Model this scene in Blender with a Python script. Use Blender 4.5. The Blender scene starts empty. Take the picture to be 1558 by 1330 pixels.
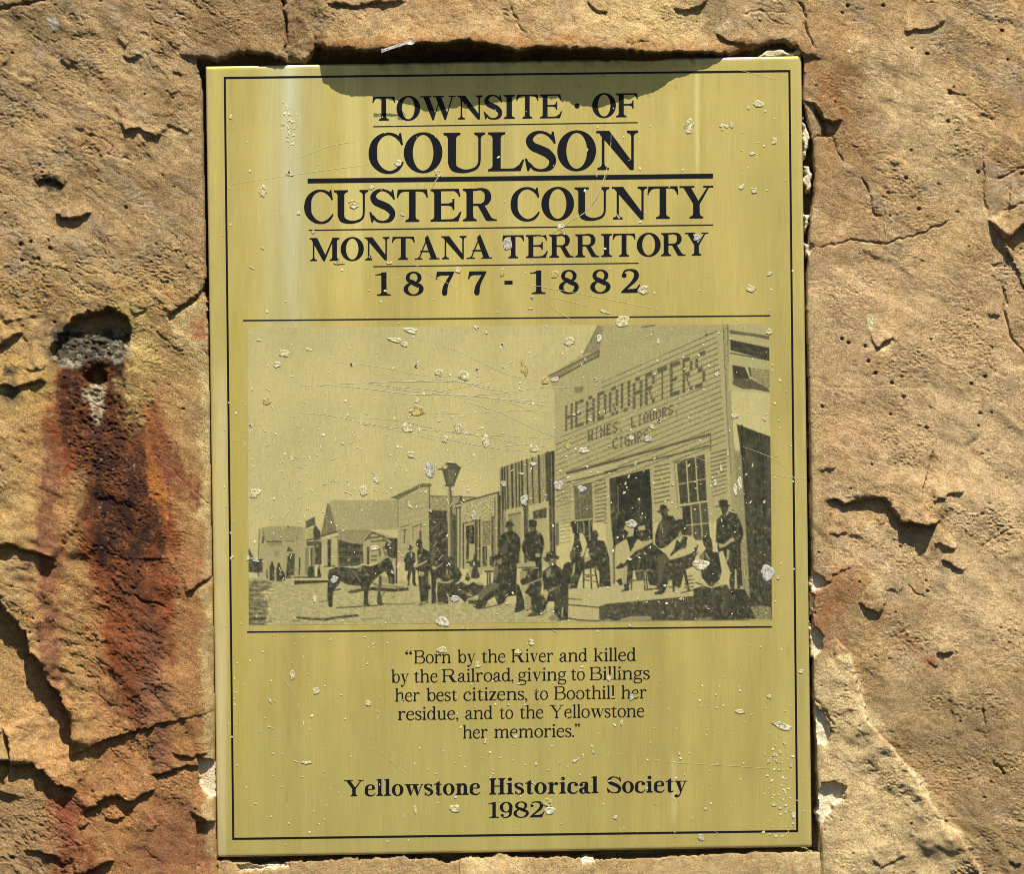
import bpy, math, random
import numpy as np
from mathutils import Vector
from mathutils.geometry import delaunay_2d_cdt

random.seed(7)
rng = np.random.default_rng(7)
scene = bpy.context.scene
col = scene.collection

# ------------------------------------------------------------------ camera, sky, sun, exposure
U = 0.0005                     # half a millimetre: every size below is counted in this unit
CX, CY, ZC = 779.0, 665.0, 1.30
DIST = 2.5
def pos(x, y, h=0.0):          # measured position on the stone face (x right, y down), h towards the viewer
    return ((x-CX)*U, -h*U, ZC+(CY-y)*U)

cam_d = bpy.data.cameras.new("camera")
cam = bpy.data.objects.new("camera", cam_d); col.objects.link(cam)
cam.location = (0, -DIST, ZC)
cam.rotation_euler = (math.radians(90), 0, 0)
cam_d.sensor_fit = 'HORIZONTAL'; cam_d.sensor_width = 36.0
cam_d.lens = 36.0*DIST/(1558*U)
cam_d.clip_start = 0.05; cam_d.clip_end = 500
scene.camera = cam

SUN_EL, SUN_AZ = math.radians(63.5), math.radians(17)
world = bpy.data.worlds.new("World"); scene.world = world
world.use_nodes = True
wn = world.node_tree; wn.nodes.clear()
sky = wn.nodes.new('ShaderNodeTexSky'); sky.sky_type = 'NISHITA'; sky.sun_disc = False
sky.sun_elevation = SUN_EL; sky.sun_rotation = math.pi - SUN_AZ
bg = wn.nodes.new('ShaderNodeBackground'); bg.inputs['Strength'].default_value = 0.05
wo = wn.nodes.new('ShaderNodeOutputWorld')
wn.links.new(sky.outputs[0], bg.inputs[0]); wn.links.new(bg.outputs[0], wo.inputs[0])

sun_d = bpy.data.lights.new("sun", 'SUN'); sun_d.energy = 5.0
sun_d.angle = math.radians(0.5); sun_d.color = (1.0, 0.955, 0.87)
sun = bpy.data.objects.new("sun", sun_d); col.objects.link(sun)
to_sun = Vector((math.sin(SUN_AZ)*math.cos(SUN_EL), -math.cos(SUN_AZ)*math.cos(SUN_EL), math.sin(SUN_EL)))
sun.rotation_euler = to_sun.to_track_quat('Z', 'Y').to_euler()
sun.location = (0.5, -3, 4)

scene.view_settings.view_transform = 'Standard'
scene.view_settings.look = 'None'
scene.view_settings.exposure = 0.96
scene.view_settings.gamma = 1.0
scene.render.engine = 'CYCLES'
scene.cycles.max_bounces = 4; scene.cycles.diffuse_bounces = 2
scene.cycles.filter_width = 1.0

# ------------------------------------------------------------------ helpers
def mesh_obj(name, verts, faces, mat, parent=None, smooth=True, colour=None, extra=None):
    me = bpy.data.meshes.new(name)
    verts = np.asarray(verts, dtype=np.float32); 
    if isinstance(faces, np.ndarray):
        nf, k = faces.shape
        me.vertices.add(len(verts)); me.vertices.foreach_set('co', verts.ravel())
        me.loops.add(nf*k); me.loops.foreach_set('vertex_index', faces.astype(np.int32).ravel())
        me.polygons.add(nf)
        me.polygons.foreach_set('loop_start', np.arange(0, nf*k, k, dtype=np.int32))
        me.polygons.foreach_set('loop_total', np.full(nf, k, dtype=np.int32))
        me.update(calc_edges=True); me.validate()
    else:
        me.from_pydata(verts.tolist(), [], faces); me.update()
    if colour is not None:
        a = me.color_attributes.new('albedo', 'FLOAT_COLOR', 'POINT')
        c = np.ones((len(verts), 4), dtype=np.float32); c[:, :3] = colour
        a.data.foreach_set('color', c.ravel())
    if extra is not None:
        a = me.attributes.new('rough_mask', 'FLOAT', 'POINT')
        a.data.foreach_set('value', np.asarray(extra, dtype=np.float32))
    me.polygons.foreach_set('use_smooth', np.full(len(me.polygons), smooth))
    me.materials.append(mat)
    o = bpy.data.objects.new(name, me); col.objects.link(o)
    if parent: o.parent = parent
    return o

def thing(name, label, cat, loc=(0, 0, 0)):
    o = bpy.data.objects.new(name, None); col.objects.link(o)
    o.location = loc; o['label'] = label; o['category'] = cat
    o.empty_display_size = 0.05
    return o

def hash2(ix, iy, seed):
    h = (ix.astype(np.int64)*374761393 + iy.astype(np.int64)*668265263 + seed*1442695041) & 0xffffffff
    h = ((h ^ (h >> 13))*1274126177) & 0xffffffff
    h = ((h ^ (h >> 16))*2246822519) & 0xffffffff
    return (h ^ (h >> 15)) & 0xffff

def perlin(x, y, seed=0):
    x = np.asarray(x, float); y = np.asarray(y, float)
    xi = np.floor(x); yi = np.floor(y); fx = x-xi; fy = y-yi
    xi = xi.astype(np.int64); yi = yi.astype(np.int64)
    u = fx*fx*fx*(fx*(fx*6-15)+10); v = fy*fy*fy*(fy*(fy*6-15)+10)
    def g(a, b, dx, dy):
        t = hash2(a, b, seed)*(2*math.pi/65536)
        return np.cos(t)*dx + np.sin(t)*dy
    n00 = g(xi, yi, fx, fy); n10 = g(xi+1, yi, fx-1, fy)
    n01 = g(xi, yi+1, fx, fy-1); n11 = g(xi+1, yi+1, fx-1, fy-1)
    return 1.5*((n00*(1-u)+n10*u)*(1-v) + (n01*(1-u)+n11*u)*v)

def fbm(x, y, wl, octs, seed, gain=0.5):
    s = 0; a = 1; t = 0
    for i in range(octs):
        s = s + a*perlin(x/wl+13.7*i, y/wl-7.3*i, seed+i*17); t += a; a *= gain; wl /= 2.03
    return s/t

def sstep(a, b, x):
    t = np.clip((x-a)/(b-a), 0, 1); return t*t*(3-2*t)

def seg_dist(X, Y, pts):
    """unsigned distance, side sign (+ = left of travel on screen with y down) and position 0..1 along an open polyline"""
    pts = np.asarray(pts, float); L = np.hypot(*(pts[1:]-pts[:-1]).T); T = L.sum(); acc = 0
    best = np.full(X.shape, 1e9); side = np.zeros(X.shape); tt = np.zeros(X.shape)
    for i in range(len(L)):
        ax, ay = pts[i]; bx, by = pts[i+1]; dx, dy = bx-ax, by-ay
        t = np.clip(((X-ax)*dx+(Y-ay)*dy)/(L[i]**2+1e-9), 0, 1)
        d = np.hypot(X-ax-t*dx, Y-ay-t*dy)
        s = (X-ax)*dy-(Y-ay)*dx
        m = d < best
        best = np.where(m, d, best); side = np.where(m, s, side); tt = np.where(m, (acc+t*L[i])/T, tt)
        acc += L[i]
    return best, np.sign(side), tt

def poly_sdf(X, Y, pts):
    """signed distance to a closed polygon, positive inside"""
    pts = np.asarray(pts, float); n = len(pts)
    best = np.full(X.shape, 1e9); inside = np.zeros(X.shape, bool)
    for i in range(n):
        ax, ay = pts[i]; bx, by = pts[(i+1) % n]; dx, dy = bx-ax, by-ay
        t = np.clip(((X-ax)*dx+(Y-ay)*dy)/(dx*dx+dy*dy+1e-9), 0, 1)
        best = np.minimum(best, np.hypot(X-ax-t*dx, Y-ay-t*dy))
        c = ((ay > Y) != (by > Y))
        with np.errstate(divide='ignore', invalid='ignore'):
            inside ^= c & (X < ax + dx*(Y-ay)/(dy if dy else 1e-9))
    return np.where(inside, best, -best)

class N:                        # small node-graph helper
    def __init__(s, name):
        s.m = bpy.data.materials.new(name); s.m.use_nodes = True
        s.t = s.m.node_tree; s.t.nodes.clear()
        s.out = s.t.nodes.new('ShaderNodeOutputMaterial')
        s.b = s.t.nodes.new('ShaderNodeBsdfPrincipled'); s.t.links.new(s.b.outputs[0], s.out.inputs[0])
    def n(s, k, **kw):
        o = s.t.nodes.new(k)
        for a, v in kw.items(): setattr(o, a, v)
        return o
    def l(s, a, b): s.t.links.new(a, b)
    def coord(s, scale):
        g = s.n('ShaderNodeNewGeometry'); mp = s.n('ShaderNodeMapping')
        mp.inputs['Scale'].default_value = scale
        s.l(g.outputs['Position'], mp.inputs['Vector']); return mp.outputs[0]
    def noise(s, scale, detail=3, rough=0.5, vec=(1, 1, 1)):
        t = s.n('ShaderNodeTexNoise'); t.inputs['Scale'].default_value = scale
        t.inputs['Detail'].default_value = detail; t.inputs['Roughness'].default_value = rough
        s.l(s.coord(vec), t.inputs['Vector']); return t.outputs['Fac']
    def ramp(s, fac, stops):
        r = s.n('ShaderNodeValToRGB'); e = r.color_ramp.elements
        while len(e) > 1: e.remove(e[0])
        e[0].position = stops[0][0]; e[0].color = (*stops[0][1], 1)
        for p, c in stops[1:]:
            k = e.new(p); k.color = (*c, 1)
        s.l(fac, r.inputs[0]); return r.outputs[0]
    def mul(s, a, b, fac=1.0):
        m = s.n('ShaderNodeMix', data_type='RGBA', blend_type='MULTIPLY')
        m.inputs[0].default_value = fac; s.l(a, m.inputs[6]); s.l(b, m.inputs[7]); return m.outputs[2]
    def math(s, op, a, b):
        m = s.n('ShaderNodeMath', operation=op)
        for i, v in enumerate((a, b)):
            if isinstance(v, (int, float)): m.inputs[i].default_value = v
            else: s.l(v, m.inputs[i])
        return m.outputs[0]
    def bump(s, h, strength, dist, prev=None):
        b = s.n('ShaderNodeBump'); b.inputs['Strength'].default_value = strength; b.inputs['Distance'].default_value = dist
        s.l(h, b.inputs['Height'])
        if prev is not None: s.l(prev, b.inputs['Normal'])
        return b.outputs[0]
    def attr(s, name='albedo'):
        a = s.n('ShaderNodeAttribute', attribute_name=name); return a.outputs['Color']
# ------------------------------------------------------------------ the sandstone
PLATE = [(313, 101), (1219, 85), (1235, 1289), (331, 1305)]      # corners of the brass plate

def axis(a, b, lo, hi, step):
    mid = list(np.arange(a, b+0.1, step)); out = []
    s = step; x = b
    while x < hi: s = min(s*1.12, 16); x += s; out.append(x)
    pre = []; s = step; x = a
    while x > lo: s = min(s*1.12, 16); x -= s; pre.append(x)
    return np.array(pre[::-1]+mid+out)
gx = axis(-16, 1574, -420, 1980, 1.55); gy = axis(-16, 1346, -420, 1750, 1.55)
X, Y = np.meshgrid(gx, gy)

# ragged edges: every drawn feature is looked up through a small warp
WX = X + 4.5*fbm(X, Y, 26, 3, 5) + 2.6*fbm(X, Y, 9, 2, 9)
WY = Y + 4.5*fbm(X, Y, 26, 3, 6) + 2.8*fbm(X, Y, 9, 2, 10)

H = 10 + 16*fbm(X, Y, 420, 2, 1) + 7*fbm(X, Y, 120, 2, 2)
rx, ry = X*0.82+Y*0.57, -X*0.57+Y*0.82                 # bedding runs down to the right
f = 5.5*fbm(rx*0.42, ry, 46, 4, 3, 0.55) + 0.020*(Y-600) + 4*fbm(X, Y, 190, 2, 33)
T = 4.2
q = f/T; fl = np.floor(q); fr = q-fl
terr = (fl + sstep(0.30, 1.0, fr))*T
tm = sstep(-0.15, 0.35, fbm(X, Y, 160, 3, 12))
H += (f*(1-tm)+terr*tm)*0.72*(1-.35*sstep(1180, 1260, X))
f2 = 22*fbm(rx*0.5+20*fbm(X, Y, 60, 2, 24), ry, 170, 3, 23, .5)+.016*(Y-600)
q2 = f2/9; fl2 = np.floor(q2); fr2 = q2-fl2
H += ((fl2+sstep(.55, 1.0, fr2))*9-f2*.55)*(.25+.75*sstep(-.1, .3, fbm(X, Y, 300, 2, 25)+.25*((X < 320) & (Y > 850))))*.62
calm = sstep(-.25, .3, fbm(X, Y, 210, 3, 22))
rgt = sstep(1180, 1260, X)
H += (.7+1.3*calm)*(1-.5*rgt)*fbm(rx*0.62, ry, 17, 4, 21, 0.62)
rid = 1-np.abs(fbm(rx*0.5, ry*1.05, 30, 4, 44, 0.6))*2.4
H -= 1.7*(1-.6*rgt)*sstep(0.80, 1.0, rid)*sstep(-0.2, 0.3, fbm(X, Y, 120, 2, 45))
H += 1.2*(.25+.75*sstep(-.12, .25, fbm(X, Y, 95, 3, 66)))*fbm(X*0.8, Y*1.25, 7.5, 2, 61, 0.8)
smooth_ = sstep(-.12, .25, fbm(X, Y, 95, 3, 66))
H += .9*(.15+.85*smooth_)*fbm(X*.85, Y*1.25, 3.8, 1, 64)*(.6+.8*sstep(-.2, .3, fbm(X, Y, 50, 2, 65)))
cr = fbm(X*.75, Y*1.2, 11, 3, 62, .7)
H -= 1.5*sstep(.28, .55, cr)*sstep(-.1, .3, fbm(X, Y, 70, 2, 63))

def box(pts, pad):
    p = np.asarray(pts); x0, y0 = p.min(0)-pad; x1, y1 = p.max(0)+pad
    i0, i1 = np.searchsorted(gy, [y0, y1]); j0, j1 = np.searchsorted(gx, [x0, x1])
    return slice(i0, max(i1, i0+1)), slice(j0, max(j1, j0+1))

def ledge(pts, hi, lhi=30, lo=0.0, llo=20, soft=1.6, rim=0):
    """rock on the left hand of travel (upper side when going right) stands hi above the rest"""
    pad = max(lhi, llo)*2.6+10; b = box(pts, pad)
    d, s, t = seg_dist(WX[b], WY[b], pts)
    taper = sstep(0, 0.12, t)*(1-sstep(0.88, 1, t))
    hi = hi*(.78 if abs(hi) < 9 else 1.0)
    up = np.where(s > 0, 1-np.exp(-d/soft), 0)*np.exp(-d/lhi)*hi*(1+.5*fbm(X[b], Y[b], 30, 2, 8))
    dn = np.where(s > 0, 0, 1)*np.exp(-d/llo)*lo
    H[b] += (up-dn)*taper
def crack(pts, depth, w=1.6):
    b = box(pts, 14); d, s, t = seg_dist(WX[b], WY[b], pts)
    taper = sstep(0, 0.1, t)*(1-sstep(0.9, 1, t))
    H[b] -= depth*np.exp(-(d/w)**2)*(0.35+0.65*taper)*(0.75+0.5*perlin(X[b]/17, Y[b]/17, 3))
def pit(x, y, r, depth, e=1.0):
    b = box([(x, y)], r*3+4); d = np.hypot((X[b]-x)/e, Y[b]-y)
    H[b] -= depth*np.exp(-(d/r)**4)

# ledges whose shadows the picture shows (left side)
ledge([(186, 202), (200, 198), (213, 196), (228, 203), (242, 213)], 9, 28)
ledge([(82, 326), (95, 332), (112, 334), (128, 330), (142, 324)], 9, 22, 3)
ledge([(56, 278), (70, 272), (84, 276), (97, 286)], 7, 14, 4, 10)
ledge([(88, 92), (97, 95), (104, 101)], 6, 16)
ledge([(176, 56), (184, 62), (192, 70)], 6, 14)
ledge([(185, 82), (200, 92), (214, 82)], 6, 14, 2)
ledge([(262, 108), (280, 114), (296, 122)], 6, 18)
ledge([(250, 136), (262, 142), (276, 138)], 5, 14)
ledge([(250, 188), (270, 194), (286, 202), (298, 198)], 5, 16)
crack([(-10, 14), (12, 10), (34, 8), (60, 0), (90, -10)], 10, 2.4)
ledge([(0, 104), (22, 116), (30, 122), (54, 124)], -5, 40)
ledge([(-12, 534), (6, 524), (22, 514), (36, 506)], 12, 28, 3)
ledge([(-10, 586), (6, 588), (26, 590), (48, 584), (74, 578)], 10, 24, 4)
ledge([(36, 562), (50, 566), (74, 560)], 5, 14)
ledge([(4, 492), (30, 486), (58, 482)], 4, 20)
ledge([(-14, 826), (6, 832), (26, 832), (46, 838), (66, 842), (88, 856)], 11, 60, 3, 30)
ledge([(167, 877), (183, 893), (194, 900), (206, 904)], 6, 30)
crack([(205, 904), (221, 917), (238, 918), (256, 923)], 5, 1.6)
ledge([(150, 920), (160, 922), (170, 925)], 4, 14)
ledge([(284, 902), (296, 898), (308, 888), (320, 876), (330, 870)], 8, 26, 6, 8)
ledge([(231, 693), (250, 705), (267, 719), (286, 738), (308, 758), (321, 770)], -4, 26, 0)
crack([(231, 693), (250, 705), (267, 719), (286, 738), (308, 758), (324, 772)], 5, 1.4)
ledge([(256, 482), (266, 472), (284, 462), (300, 448), (322, 428)], 8, 34, 9, 40)
ledge([(262, 385), (270, 382), (280, 392)], 5, 12)
ledge([(196, 456), (200, 470), (206, 482)], 4, 20)
ledge([(232, 500), (246, 512), (262, 524), (276, 536)], 4, 22)
# the big split with the flake below it, lower left
ledge([(-60, 800), (-12, 880), (6, 922), (26, 948), (38, 962), (48, 994), (60, 1004), (74, 1036), (90, 1058), (105, 1083), (110, 1110), (109, 1148), (124, 1162)], 19, 90, 14, 90, 1.5)
ledge([(-30, 1150), (5, 1158), (30, 1162), (52, 1164), (66, 1172), (84, 1190), (112, 1200), (122, 1206)], 12, 60, 15, 34)
ledge([(4, 1106), (14, 1124), (20, 1150), (8, 1190), (2, 1212)], 12, 40, 10, 14)
ledge([(128, 1238), (140, 1230), (152, 1222), (166, 1214), (176, 1208), (186, 1210), (196, 1222), (208, 1217), (224, 1206), (242, 1198)], 10, 46, 4, 16)
ledge([(160, 1240), (172, 1246), (184, 1248), (194, 1240)], 7, 12)
ledge([(120, 1256), (130, 1258), (140, 1250)], 5, 16, 3, 8)
ledge([(232, 1180), (250, 1177), (266, 1170), (286, 1164), (304, 1166), (322, 1160)], 7, 34, 5, 12)
ledge([(262, 1144), (276, 1150), (296, 1152), (320, 1144)], 7, 20, 3, 8)
ledge([(118, 1332), (134, 1326), (150, 1318), (176, 1308)], 9, 30, 3)
ledge([(36, 1290), (60, 1296), (84, 1300), (104, 1316)], 7, 30, 2)
ledge([(222, 1262), (232, 1264), (244, 1254)], 4, 12)
ledge([(14, 1300), (26, 1304)], 3, 12)
ledge([(290, 1232), (304, 1240), (322, 1252)], 6, 24, 2)
ledge([(92, 1018), (106, 1024), (120, 1020)], 5, 16)
# right side
crack([(1217, 2), (1222, 18), (1226, 31), (1228, 52), (1240, 72)], 8, 2.0)
ledge([(1374, 50), (1396, 47), (1414, 44), (1428, 36), (1442, 28)], 7, 22)
ledge([(1236, 150), (1222, 150), (1243, 169), (1253, 184), (1268, 188), (1284, 180)], 11, 60, 3, 16)
crack([(1222, 150), (1243, 169), (1253, 187), (1254, 204), (1258, 210)], 14, 2.6)
crack([(1236, 208), (1248, 206), (1266, 208)], 6, 1.5)
crack([(1268, 210), (1274, 228), (1284, 248)], 5, 1.6)
crack([(1308, 272), (1318, 284), (1325, 308), (1329, 326), (1340, 330)], 6, 1.7)
crack([(1240, 376), (1260, 375), (1293, 365), (1318, 366), (1345, 371), (1385, 360), (1412, 350), (1455, 333)], 5, 1.3)
crack([(1343, 300), (1345, 330), (1344, 371)], 3, 1.2)
crack([(1494, 236), (1496, 262), (1496, 290), (1499, 312), (1506, 334)], 5, 1.5)
crack([(1516, 274), (1530, 268), (1548, 260), (1566, 250)], 5, 1.3)
crack([(1520, 322), (1540, 316), (1562, 308)], 5, 1.5)
ledge([(1500, 332), (1508, 344), (1518, 354), (1526, 371), (1540, 358), (1552, 346), (1580, 330)], 13, 50, 3, 12)
crack([(1524, 430), (1528, 455), (1529, 484), (1536, 510), (1550, 530), (1562, 544)], 6, 1.6)
ledge([(1498, 474), (1510, 480), (1522, 484)], 5, 14)
ledge([(1508, 404), (1520, 400), (1530, 402)], 4, 10)
ledge([(1440, 136), (1452, 142), (1472, 146)], 3, 20); pit(1446, 141, 3, 8)
ledge([(1352, 246), (1362, 250), (1376, 246)], 4, 10)
ledge([(1488, 170), (1500, 176), (1512, 182)], 3, 16)
ledge([(1330, 530), (1340, 526), (1350, 518), (1356, 512)], 7, 16, 3, 10)
ledge([(1418, 506), (1430, 508), (1444, 508)], -3, 12)
ledge([(1250, 762), (1268, 760), (1281, 768), (1302, 765), (1322, 759), (1342, 762), (1352, 768), (1360, 782), (1368, 796), (1392, 798), (1418, 800), (1432, 790)], 10, 60, 5, 40)
ledge([(1364, 792), (1380, 798), (1400, 799), (1420, 798)], 9, 20, 3, 10)
ledge([(1280, 758), (1294, 756), (1306, 758)], 4, 10)
ledge([(1414, 760), (1432, 760), (1448, 754), (1468, 748)], 7, 26)
ledge([(1408, 778), (1416, 772), (1422, 768)], 4, 10)
ledge([(1260, 812), (1272, 814), (1288, 810)], 7, 18)
ledge([(1420, 826), (1434, 832), (1454, 836)], 8, 18)
ledge([(1432, 852), (1446, 858), (1462, 872)], 6, 16, 3, 8)
ledge([(1336, 796), (1350, 794)], 4, 10)
ledge([(1302, 914), (1312, 922), (1322, 928), (1342, 933)], 9, 26, 0)
ledge([(1238, 719), (1252, 717), (1270, 714)], 5, 14)
ledge([(1262, 876), (1284, 868), (1302, 862)], 5, 14)
ledge([(1422, 994), (1434, 996), (1448, 992)], 6, 18, 2, 8)
ledge([(1408, 1008), (1416, 1012), (1424, 1016)], 5, 12)
ledge([(1344, 900), (1356, 898), (1366, 904)], 4, 14)
crack([(1380, 890), (1392, 902), (1408, 908)], 4, 1.4)
crack([(1488, 834), (1500, 826), (1520, 812), (1550, 796)], 2.5, 1.2)
crack([(1510, 1156), (1520, 1170), (1524, 1182)], 5, 2)
crack([(1492, 1076), (1496, 1100), (1496, 1124)], 5, 1.6)
ledge([(1530, 1306), (1542, 1314), (1556, 1312)], 7, 30)
ledge([(1336, 1322), (1348, 1314), (1362, 1308), (1378, 1300)], 5, 30)
crack([(1239, 1062), (1246, 1072), (1256, 1084), (1268, 1102), (1266, 1118)], 8, 1.8)
ledge([(1510, 1352), (1494, 1330), (1472, 1295), (1454, 1262), (1430, 1247), (1416, 1222), (1402, 1204), (1394, 1181), (1364, 1146), (1340, 1120), (1322, 1098), (1308, 1054), (1298, 1020), (1289, 988), (1272, 972), (1252, 982)], 12, 110, 3, 22, 1.8)
ledge([(1450, 1016), (1440, 1050), (1446, 1074), (1452, 1120)], 3, 60, 0)
# above the plaque
crack([(429, -10), (430, 8), (434, 30), (436, 60), (437, 96)], 16, 2.6)
ledge([(498, 6), (530, 11), (556, 10), (580, 7), (622, 4)], 9, 24, 2)
crack([(774, 4), (780, 20), (788, 36), (796, 50), (808, 66)], 6, 1.8)
ledge([(866, 20), (874, 34), (870, 40), (848, 42)], 6, 20)
ledge([(596, 28), (600, 40), (592, 46)], 4, 12)
ledge([(505, 46), (516, 52), (524, 64)], 5, 14)
ledge([(698, 56), (712, 56), (726, 62)], 5, 14)
ledge([(860, 62), (874, 60), (886, 68), (898, 74)], 6, 18)
ledge([(948, 64), (962, 70), (976, 66), (990, 68)], 7, 18, 3, 8)
ledge([(1088, 50), (1104, 62), (1124, 68), (1148, 76)], 9, 30, 4, 12)
ledge([(892, 4), (908, 16), (926, 20)], 7, 26, 2)
ledge([(1020, 14), (1044, 18), (1066, 10), (1080, -6)], 8, 26, 2)
ledge([(944, 28), (956, 34), (970, 30)], 4, 14)
crack([(1130, 20), (1160, 16), (1196, 20)], 3, 1.4)

r2 = np.random.default_rng(31)
for k in range(110):
    if r2.random() < .55: px, py = r2.uniform(1240, 1555), r2.uniform(0, 1325)
    else: px, py = r2.uniform(0, 318), r2.uniform(0, 1325)
    pit(px, py, r2.uniform(1.0, 2.0), r2.uniform(3, 7), r2.uniform(.8, 1.5))
for px, py in [(1280,516),(1290,522),(1315,527),(1320,550),(1331,568),(1356,583),(1374,604),(1250,619),(1409,651),(1290,8),(1344,8),(1525,46),(1442,185),(1378,271),(1398,318),(1488,262),(1553,265),(1477,584),(1498,573),(32,372),(48,368),(60,394),(34,396),(77,378),(138,206),(22,1303)]:
    pit(px, py, 2.3, 9)

# chipped bolt hole and the hollow above it
b = box([(90, 460), (210, 640)], 30)
sd = poly_sdf(WX[b], WY[b], [(96, 500), (112, 487), (134, 474), (158, 470), (180, 474), (196, 484), (197, 500), (193, 530), (170, 543), (140, 548), (112, 552), (84, 548), (74, 532)]) + 7*fbm(X[b], Y[b], 26, 3, 79, .7)
deep = 34*np.clip((560-WY[b])/84, 0, 1)**0.8
H[b] -= sstep(-2, 5, sd)*deep
H[b] += sstep(-2, 6, sd)*(12*fbm(X[b], Y[b], 22, 4, 77, 0.72)+6*np.abs(fbm(X[b], Y[b], 9, 2, 78)))
sd = poly_sdf(WX[b], WY[b], [(128, 572), (138, 560), (152, 556), (162, 568), (160, 582), (150, 588), (138, 586)])
H[b] -= sstep(-3, 3, sd)*18
sd2 = poly_sdf(WX[b], WY[b], [(120, 575), (136, 552), (158, 552), (170, 575), (160, 610), (150, 626), (134, 606)])
H[b] -= sstep(-8, 6, sd2)*4

# wrinkled mineral skin inside the rust
rm = np.clip(sstep(-25, 25, poly_sdf(WX, WY, [(108, 570), (170, 560), (205, 610), (205, 700), (185, 760), (120, 740), (100, 660)])), 0, 1)
wr = np.abs(perlin(X/15+0.6*perlin(X/20, Y/20, 88), Y/6.5+1.2*perlin(X/22, Y/22, 87), 86))
wr2 = np.abs(perlin(X/9+0.6*perlin(X/12, Y/12, 98), Y/4.6+1.2*perlin(X/14, Y/14, 97), 96))
H += rm*(1.1*(1-wr*2.2)+1.1*(1-wr2*2.2))

# ---- the recess cut for the plaque, and the lip over it
lip_x = [285, 300, 330, 345, 360, 400, 420, 436, 466, 474, 482, 500, 520, 560, 600, 640, 700, 730, 760, 790, 815, 860, 900, 950, 1000, 1050, 1075, 1100, 1120, 1145, 1165, 1185, 1210, 1224, 1240]
lip_y = [ 88,  90,  92,  88,  83,  83,  89,  93,  96,  86,  70,  76,  78,  81,  78,  72,  68,  69,  75,  83,  76,  79,  79,  81,  85,  81,  82,  85,  80,  74,  67,  65,  72,  88, 90]
lh_x = [285, 330, 360, 400, 425, 438, 464, 476, 490, 520, 560, 600, 650, 690, 720, 760, 790, 850, 890, 920, 950, 980, 1000, 1020, 1040, 1070, 1085, 1105, 1125, 1160, 1240]
lh_v = [  6,   8,  13,  15,  12,   4,   4,  14,  28,  36,  35,  41,  50,  50,  48,  41,  37,  39,  44,  43,  38,  34,  31,  25,  22,  17,  12,   6,   6,  8, 10]
lipY = np.interp(WX, lip_x, lip_y)
lipH = np.interp(WX, np.array(lh_x)+10, lh_v)*1.14
du = lipY-WY                                    # > 0 above the lip edge
inx = sstep(262, 300, X)*(1-sstep(1224, 1262, X))
near = np.exp(-np.clip(du, 0, None)/60)*inx*(du > -40)
Hl = lipH*(1+0.0*X) + 0.55*(H-10)*np.clip(du/30, 0, 1)
H = H*(1-near)+Hl*near
# the wedge between the two upper blocks lies back
b = box([(437, -30), (480, 110)], 30)
sd = poly_sdf(WX[b], WY[b], [(436, -40), (462, -10), (462, 22), (470, 44), (478, 66), (480, 110), (436, 110)])
H[b] = H[b]*(1-sstep(-2, 4, sd)) + sstep(-2, 4, sd)*(4+4*fbm(X[b], Y[b], 20, 3, 90, .6))
# rounded nose of the lip
H -= near*12*np.exp(-np.clip(du, 0, None)/4.5)

# rock next to the sides and foot of the plate, then the recess itself
lx = np.interp(WY, [60, 100, 120, 330, 420, 440, 470, 600, 760, 1000, 1200, 1300, 1330], [300, 300, 306, 311, 313, 309, 315, 319, 321, 326, 328, 330, 332])
rxx = np.interp(WY, [60, 100, 150, 175, 215, 260, 300, 340, 420, 470, 600, 880, 900, 960, 1050, 1090, 1190, 1260, 1300, 1330], [1222, 1223, 1222, 1227, 1236, 1240, 1238, 1232, 1228, 1227, 1231, 1236, 1233, 1236, 1237, 1240, 1243, 1246, 1246, 1246])
bx = [320, 345, 370, 400, 430, 470, 520, 600, 660, 680, 700, 760, 800, 860, 900, 960, 1000, 1060, 1100, 1160, 1240]
by = [1308, 1309, 1312, 1316, 1312, 1310, 1306, 1303, 1306, 1312, 1306, 1300, 1303, 1304, 1306, 1307, 1304, 1300, 1298, 1295, 1296]
bot = np.interp(WX, bx, by) + 2
dside = np.minimum(np.minimum(lx-0, 9999), 9999)
dl = lx-X; dr = X-rxx; db = WY-bot
side = np.where((Y > 92) & (Y < 1320), 1, 0)
k = np.exp(-np.clip(dl, 0, None)/30)*(X < 700)*sstep(80, 130, Y)
H = H*(1-k)+k*(5+0.35*(H-10)+3*fbm(X, Y, 150, 2, 14))
k = np.exp(-np.clip(dr, 0, None)/26)*(X > 800)*sstep(84, 130, Y)
H = H*(1-k)+k*(6+0.35*(H-10)+3*fbm(X, Y, 120, 2, 15))
k = np.exp(-np.clip(db, 0, None)/26)*(X > 300)*(X < 1250)*(Y > 1250)
H = H*(1-k)+k*(4+0.4*(H-10))
H -= 5*np.exp(-np.clip(np.minimum(dl, 60), 0, None)/2.5)*(dl > 0)*(Y > 110)*(X < 700)
H -= 5*np.exp(-np.clip(dr, 0, None)/2.5)*(dr > 0)*(Y > 110)*(X > 800)
inside = (X > lx) & (X < rxx) & (WY > lipY) & (WY < bot)
rec = -46+3*fbm(X, Y, 30, 3, 55)
# crumbly soffit below the lip: steps back to the recess floor
soff = np.clip((WY-lipY)/26, 0, 1)
H = np.where(inside, np.maximum(rec, np.where(soff < 1, (lipH-20)*(1-soff)**1.3-40*soff, rec)), H)

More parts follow.
